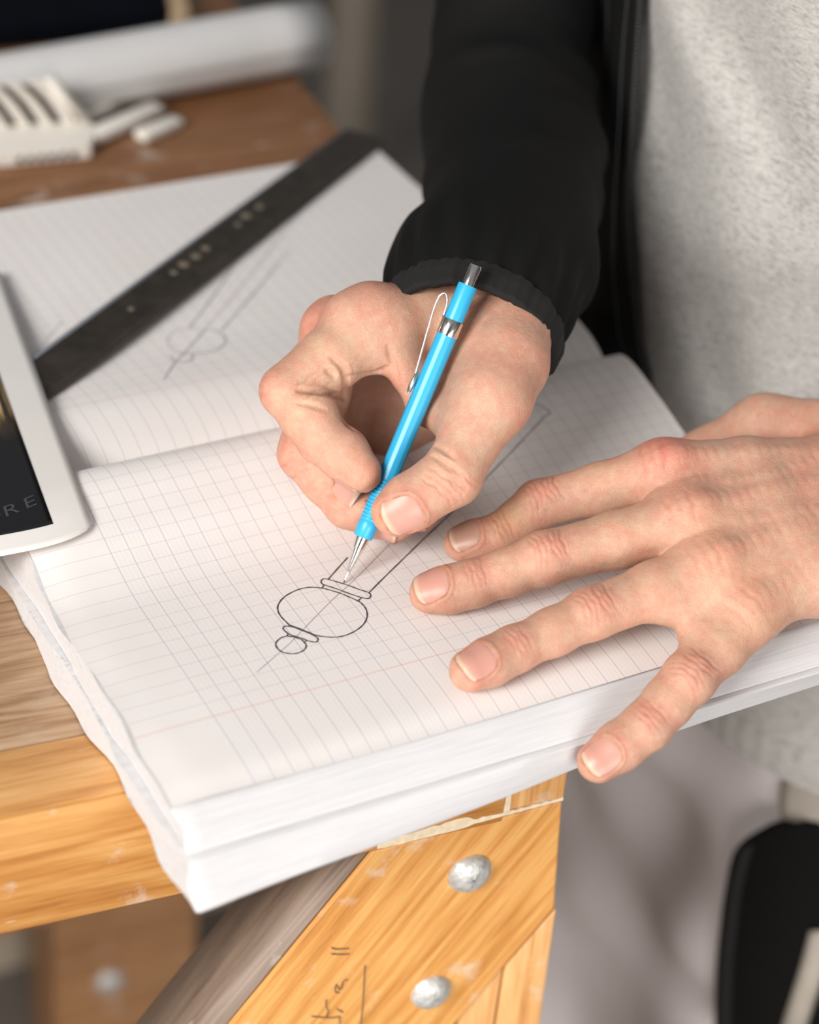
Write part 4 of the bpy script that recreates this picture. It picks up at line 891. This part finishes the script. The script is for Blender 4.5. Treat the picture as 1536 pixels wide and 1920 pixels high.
Vj = np.array(V).reshape(len(zs), ns, 3); zl = crom(Vj[:, 0][::2], 6); zn = np.array([-.93, -.25, .1]); zn = norm(zn)
v, f = tube(zl, 1.5, 8, up=(-1, 0, 0)); mesh_np('zip_cord', v, f, M['zip'], jk)
V2, F2 = [], []; L = np.r_[0, np.cumsum(np.linalg.norm(np.diff(zl, axis=0), axis=1))]
for s_ in np.arange(4, L[-1] - 4, 2.1):
    p = np.array([np.interp(s_, L, zl[:, i]) for i in range(3)]) + np.array([-1.6, -1.4, 0]); v, f = boxv(p - [.9, 1.5, .6], p + [.9, 1.5, .6]); F2 += [tuple(a + len(V2) for a in q) for q in f]; V2 += list(v)
o = mesh_np('zip_teeth', np.array(V2), F2, plain('zip_teeth', (0.035, 0.033, 0.032), .4, .3), jk, False); o['kind'] = 'stuff'
for j in (5, 13):
    v, f = tube(Vj[:, j] + np.array([-1.2, 0, 0]), .6, 6, up=(-1, 0, 0)); mesh_np('stitch_line', v, f, M['zip'], jk)
def fabric_tube(path, rad, fold, nv=90, up=(.3, .2, 1), n=10):
    P = crom(path, n); R0_ = np.interp(np.linspace(0, len(path) - 1, len(P)), np.arange(len(path)), rad); th = np.linspace(0, 2 * np.pi, nv, endpoint=False); S = np.r_[0, np.cumsum(np.linalg.norm(np.diff(P, axis=0), axis=1))]
    R = R0_[:, None] + np.array([[fold(s_, t) for t in th] for s_ in S]); T, N, Bn = frames(P, up); V = P[:, None] + R[..., None] * (np.cos(th)[None, :, None] * N[:, None] + np.sin(th)[None, :, None] * Bn[:, None])
    return V.reshape(-1, 3), grid_faces(len(P), nv, True)
CRS = [(random.uniform(30, 420), random.uniform(0, 6.28), random.uniform(9, 20), random.uniform(.5, 1.1), random.uniform(-9, 9), random.choice((1, 1, -1)) * random.uniform(2.0, 5.0)) for _ in range(46)]
def fold_r(s, t):
    g = math.exp(-((s - 16) / 20) ** 2) * min(1, s / 8); o = g * 1.5 * math.sin(t * 17 + .6 * math.sin(t * 5) + s / 22)
    for s0, t0, ws, wt, sl, h in CRS:
        dt = (t - t0 + math.pi) % (2 * math.pi) - math.pi; o += h * math.exp(-((s - s0 - sl * dt * 1.6) / ws) ** 2 - (dt / wt) ** 2) * min(1, s / 40)
    return o + 2.0 * math.sin(2 * t + s / 45) * min(1, s / 60) - 13 * max(0, math.sin(t)) ** 1.5 * max(0, 1 - s / 60)
v, f = fabric_tube(spath, [38, 41, 42, 36, 42, 39, 47, 54, 60, 66], fold_r, 120, up=tuple(RGT), n=12); o = mesh_np('sleeve', v, f, M['jacket'], jk); m = o.modifiers.new('s', 'SOLIDIFY'); m.thickness = .002; m.offset = 1
cpth = [spath[0] - norm(spath[1] - spath[0]) * 8, spath[0], spath[0] + norm(spath[1] - spath[0]) * 5]
v, f = fabric_tube(cpth, [39.0, 40.4, 40.0], lambda s, t: .3 * math.sin(t * 46) + .4 * math.sin(t * 17) - 13 * max(0, math.sin(t)) ** 1.5, 240, up=tuple(RGT), n=6); o = mesh_np('cuff', v, f, M['cuff'], jk); m = o.modifiers.new('s', 'SOLIDIFY'); m.thickness = .0035; m.offset = 1
lp = [fore_l + (fore_l - lwrist) * -.12, fore_l + norm(el_l - fore_l) * 40, (fore_l + el_l) / 2, el_l, (el_l + sh_l) / 2, sh_l]
v, f = fabric_tube(lp, [38, 42, 46, 52, 58, 66], fold_r, 90, n=14); o = mesh_np('sleeve', v, f, M['jacket'], jk); m = o.modifiers.new('s', 'SOLIDIFY'); m.thickness = .002; m.offset = 1

v, f = fabric_tube([lp[0] - norm(lp[1] - lp[0]) * 8, lp[0], lp[0] + norm(lp[1] - lp[0]) * 6], [38, 39.5, 39.5], lambda s, t: .3 * math.sin(t * 46), 160, n=6); o = mesh_np('cuff', v, f, M['cuff'], jk); m = o.modifiers.new('s', 'SOLIDIFY'); m.thickness = .0035; m.offset = 1
# ---- trousers
FT = Field((270, -60, FLOOR + 6), (600, 420, -128), 5.0)
sl_, d1 = chain(FT, [np.array([TC[0] + 4, 105, -235.]), np.array([TC[0] - 12, 92, -330.]), np.array([TC[0] - 22, 85, -600.]), np.array([TC[0] - 10, 85, FLOOR])], [92, 88, 72, 62], 20, None, 1, 40); FT.D[sl_] = d1
sl_, d2 = chain(FT, [np.array([TC[0] + 4, 262, -235.]), np.array([TC[0] - 20, 262, -330.]), np.array([TC[0] - 40, 268, -600.]), np.array([TC[0] - 10, 270, FLOOR])], [92, 90, 74, 62], 20, None, 1, 40); FT.D[sl_] = smin(FT.D[sl_], d2, 60)
sl_, d3 = chain(FT, [np.array([TC[0] + 6, 130, -232.]), np.array([TC[0] + 6, 235, -232.])], [98, 98], 10, None, 1, 40); FT.D[sl_] = smin(FT.D[sl_], d3, 40)
sl_, d4 = chain(FT, [np.array([TC[0] - 8, 180, -250.]), np.array([TC[0] - 20, 178, -420.]), np.array([TC[0] - 14, 178, -640.])], [92, 86, 50], 10, None, 1, 40); FT.D[sl_] = smin(FT.D[sl_], d4, 45)
V, F = surface_nets(FT.D, FT.o, FT.h); N = FT.grad(V)
fo = 5 * np.sin(V[:, 2] / 26 + V[:, 1] / 38) * np.exp(-((V[:, 2] + 330) / 130) ** 2) + 3 * np.sin(V[:, 2] / 13 - V[:, 1] / 31 + 1) * np.exp(-((V[:, 2] + 300) / 110) ** 2) + 2.5 * np.sin(V[:, 1] / 17 + V[:, 2] / 90)
tr = mesh_np('trousers', V + N * fo[:, None], F, M['trouser'], person)
def hit(x, y, lift):
    d = ray(x, y); d = d / np.linalg.norm(d); t = 900.0
    for _ in range(120):
        p = CC + d * t; t += float(np.clip(FT.sample(p[None])[0] - lift, -8, 25)) * .7
        if t > 2200: break
    return CC + d * t
def patch(name, outline, lift, mat, parent, thick, n=14):
    """cloth patch: outline given as left and right edges from top to bottom, laid on the trousers."""
    Lp, Rp = crom(outline[0], 5), crom(outline[1], 5); m_ = min(len(Lp), len(Rp)); V = []
    for a, b in zip(Lp[:m_], Rp[:m_]):
        for i in range(n): q = a + (b - a) * i / (n - 1); V.append(hit(q[0], q[1], lift + 2.5 * math.sin(math.pi * i / (n - 1))))
    o = mesh_np(name, np.array(V), grid_faces(m_, n), mat, parent); m = o.modifiers.new('s', 'SOLIDIFY'); m.thickness = thick * .001; m.offset = 0; return o

V, F = boxv((60, 690, FLOOR + 1), (600, 706, -430)); F = [tuple(q) for q in F]
bb = bevel(mesh_np('beige_board', V, F, plain('beige_board', (0.46, 0.38, 0.29), .7, 0, (5, .08)), None, False), 1.5); tag(bb, 'plain beige board standing under the back of the workbench', 'board')
pk = patch('thigh_pocket', ([(1476, 1543), (1440, 1549), (1384, 1588), (1364, 1660), (1353, 1740), (1345, 1830), (1342, 1960)], [(1512, 1543), (1550, 1552), (1590, 1585), (1606, 1660), (1620, 1740), (1620, 1830), (1620, 1960)]), 9, M['pad'], tr, 3)
patch('pocket_hem', ([(1386, 1592), (1366, 1660), (1355, 1740), (1347, 1830), (1344, 1960)], [(1412, 1580), (1392, 1660), (1381, 1740), (1373, 1830), (1370, 1960)]), 11.5, M['padhem'], pk, 2, 5)
patch('pocket_strap', ([(1520, 1745), (1500, 1820), (1478, 1890), (1455, 1960)], [(1560, 1745), (1545, 1820), (1523, 1890), (1500, 1960)]), 13, M['trouser_worn'], pk, 2, 5)
patch('pocket_flap', ([(1478, 1400), (1470, 1450), (1464, 1500), (1468, 1545)], [(1610, 1400), (1610, 1450), (1600, 1500), (1590, 1545)]), 5, M['trouser_worn'], tr, 2, 8)
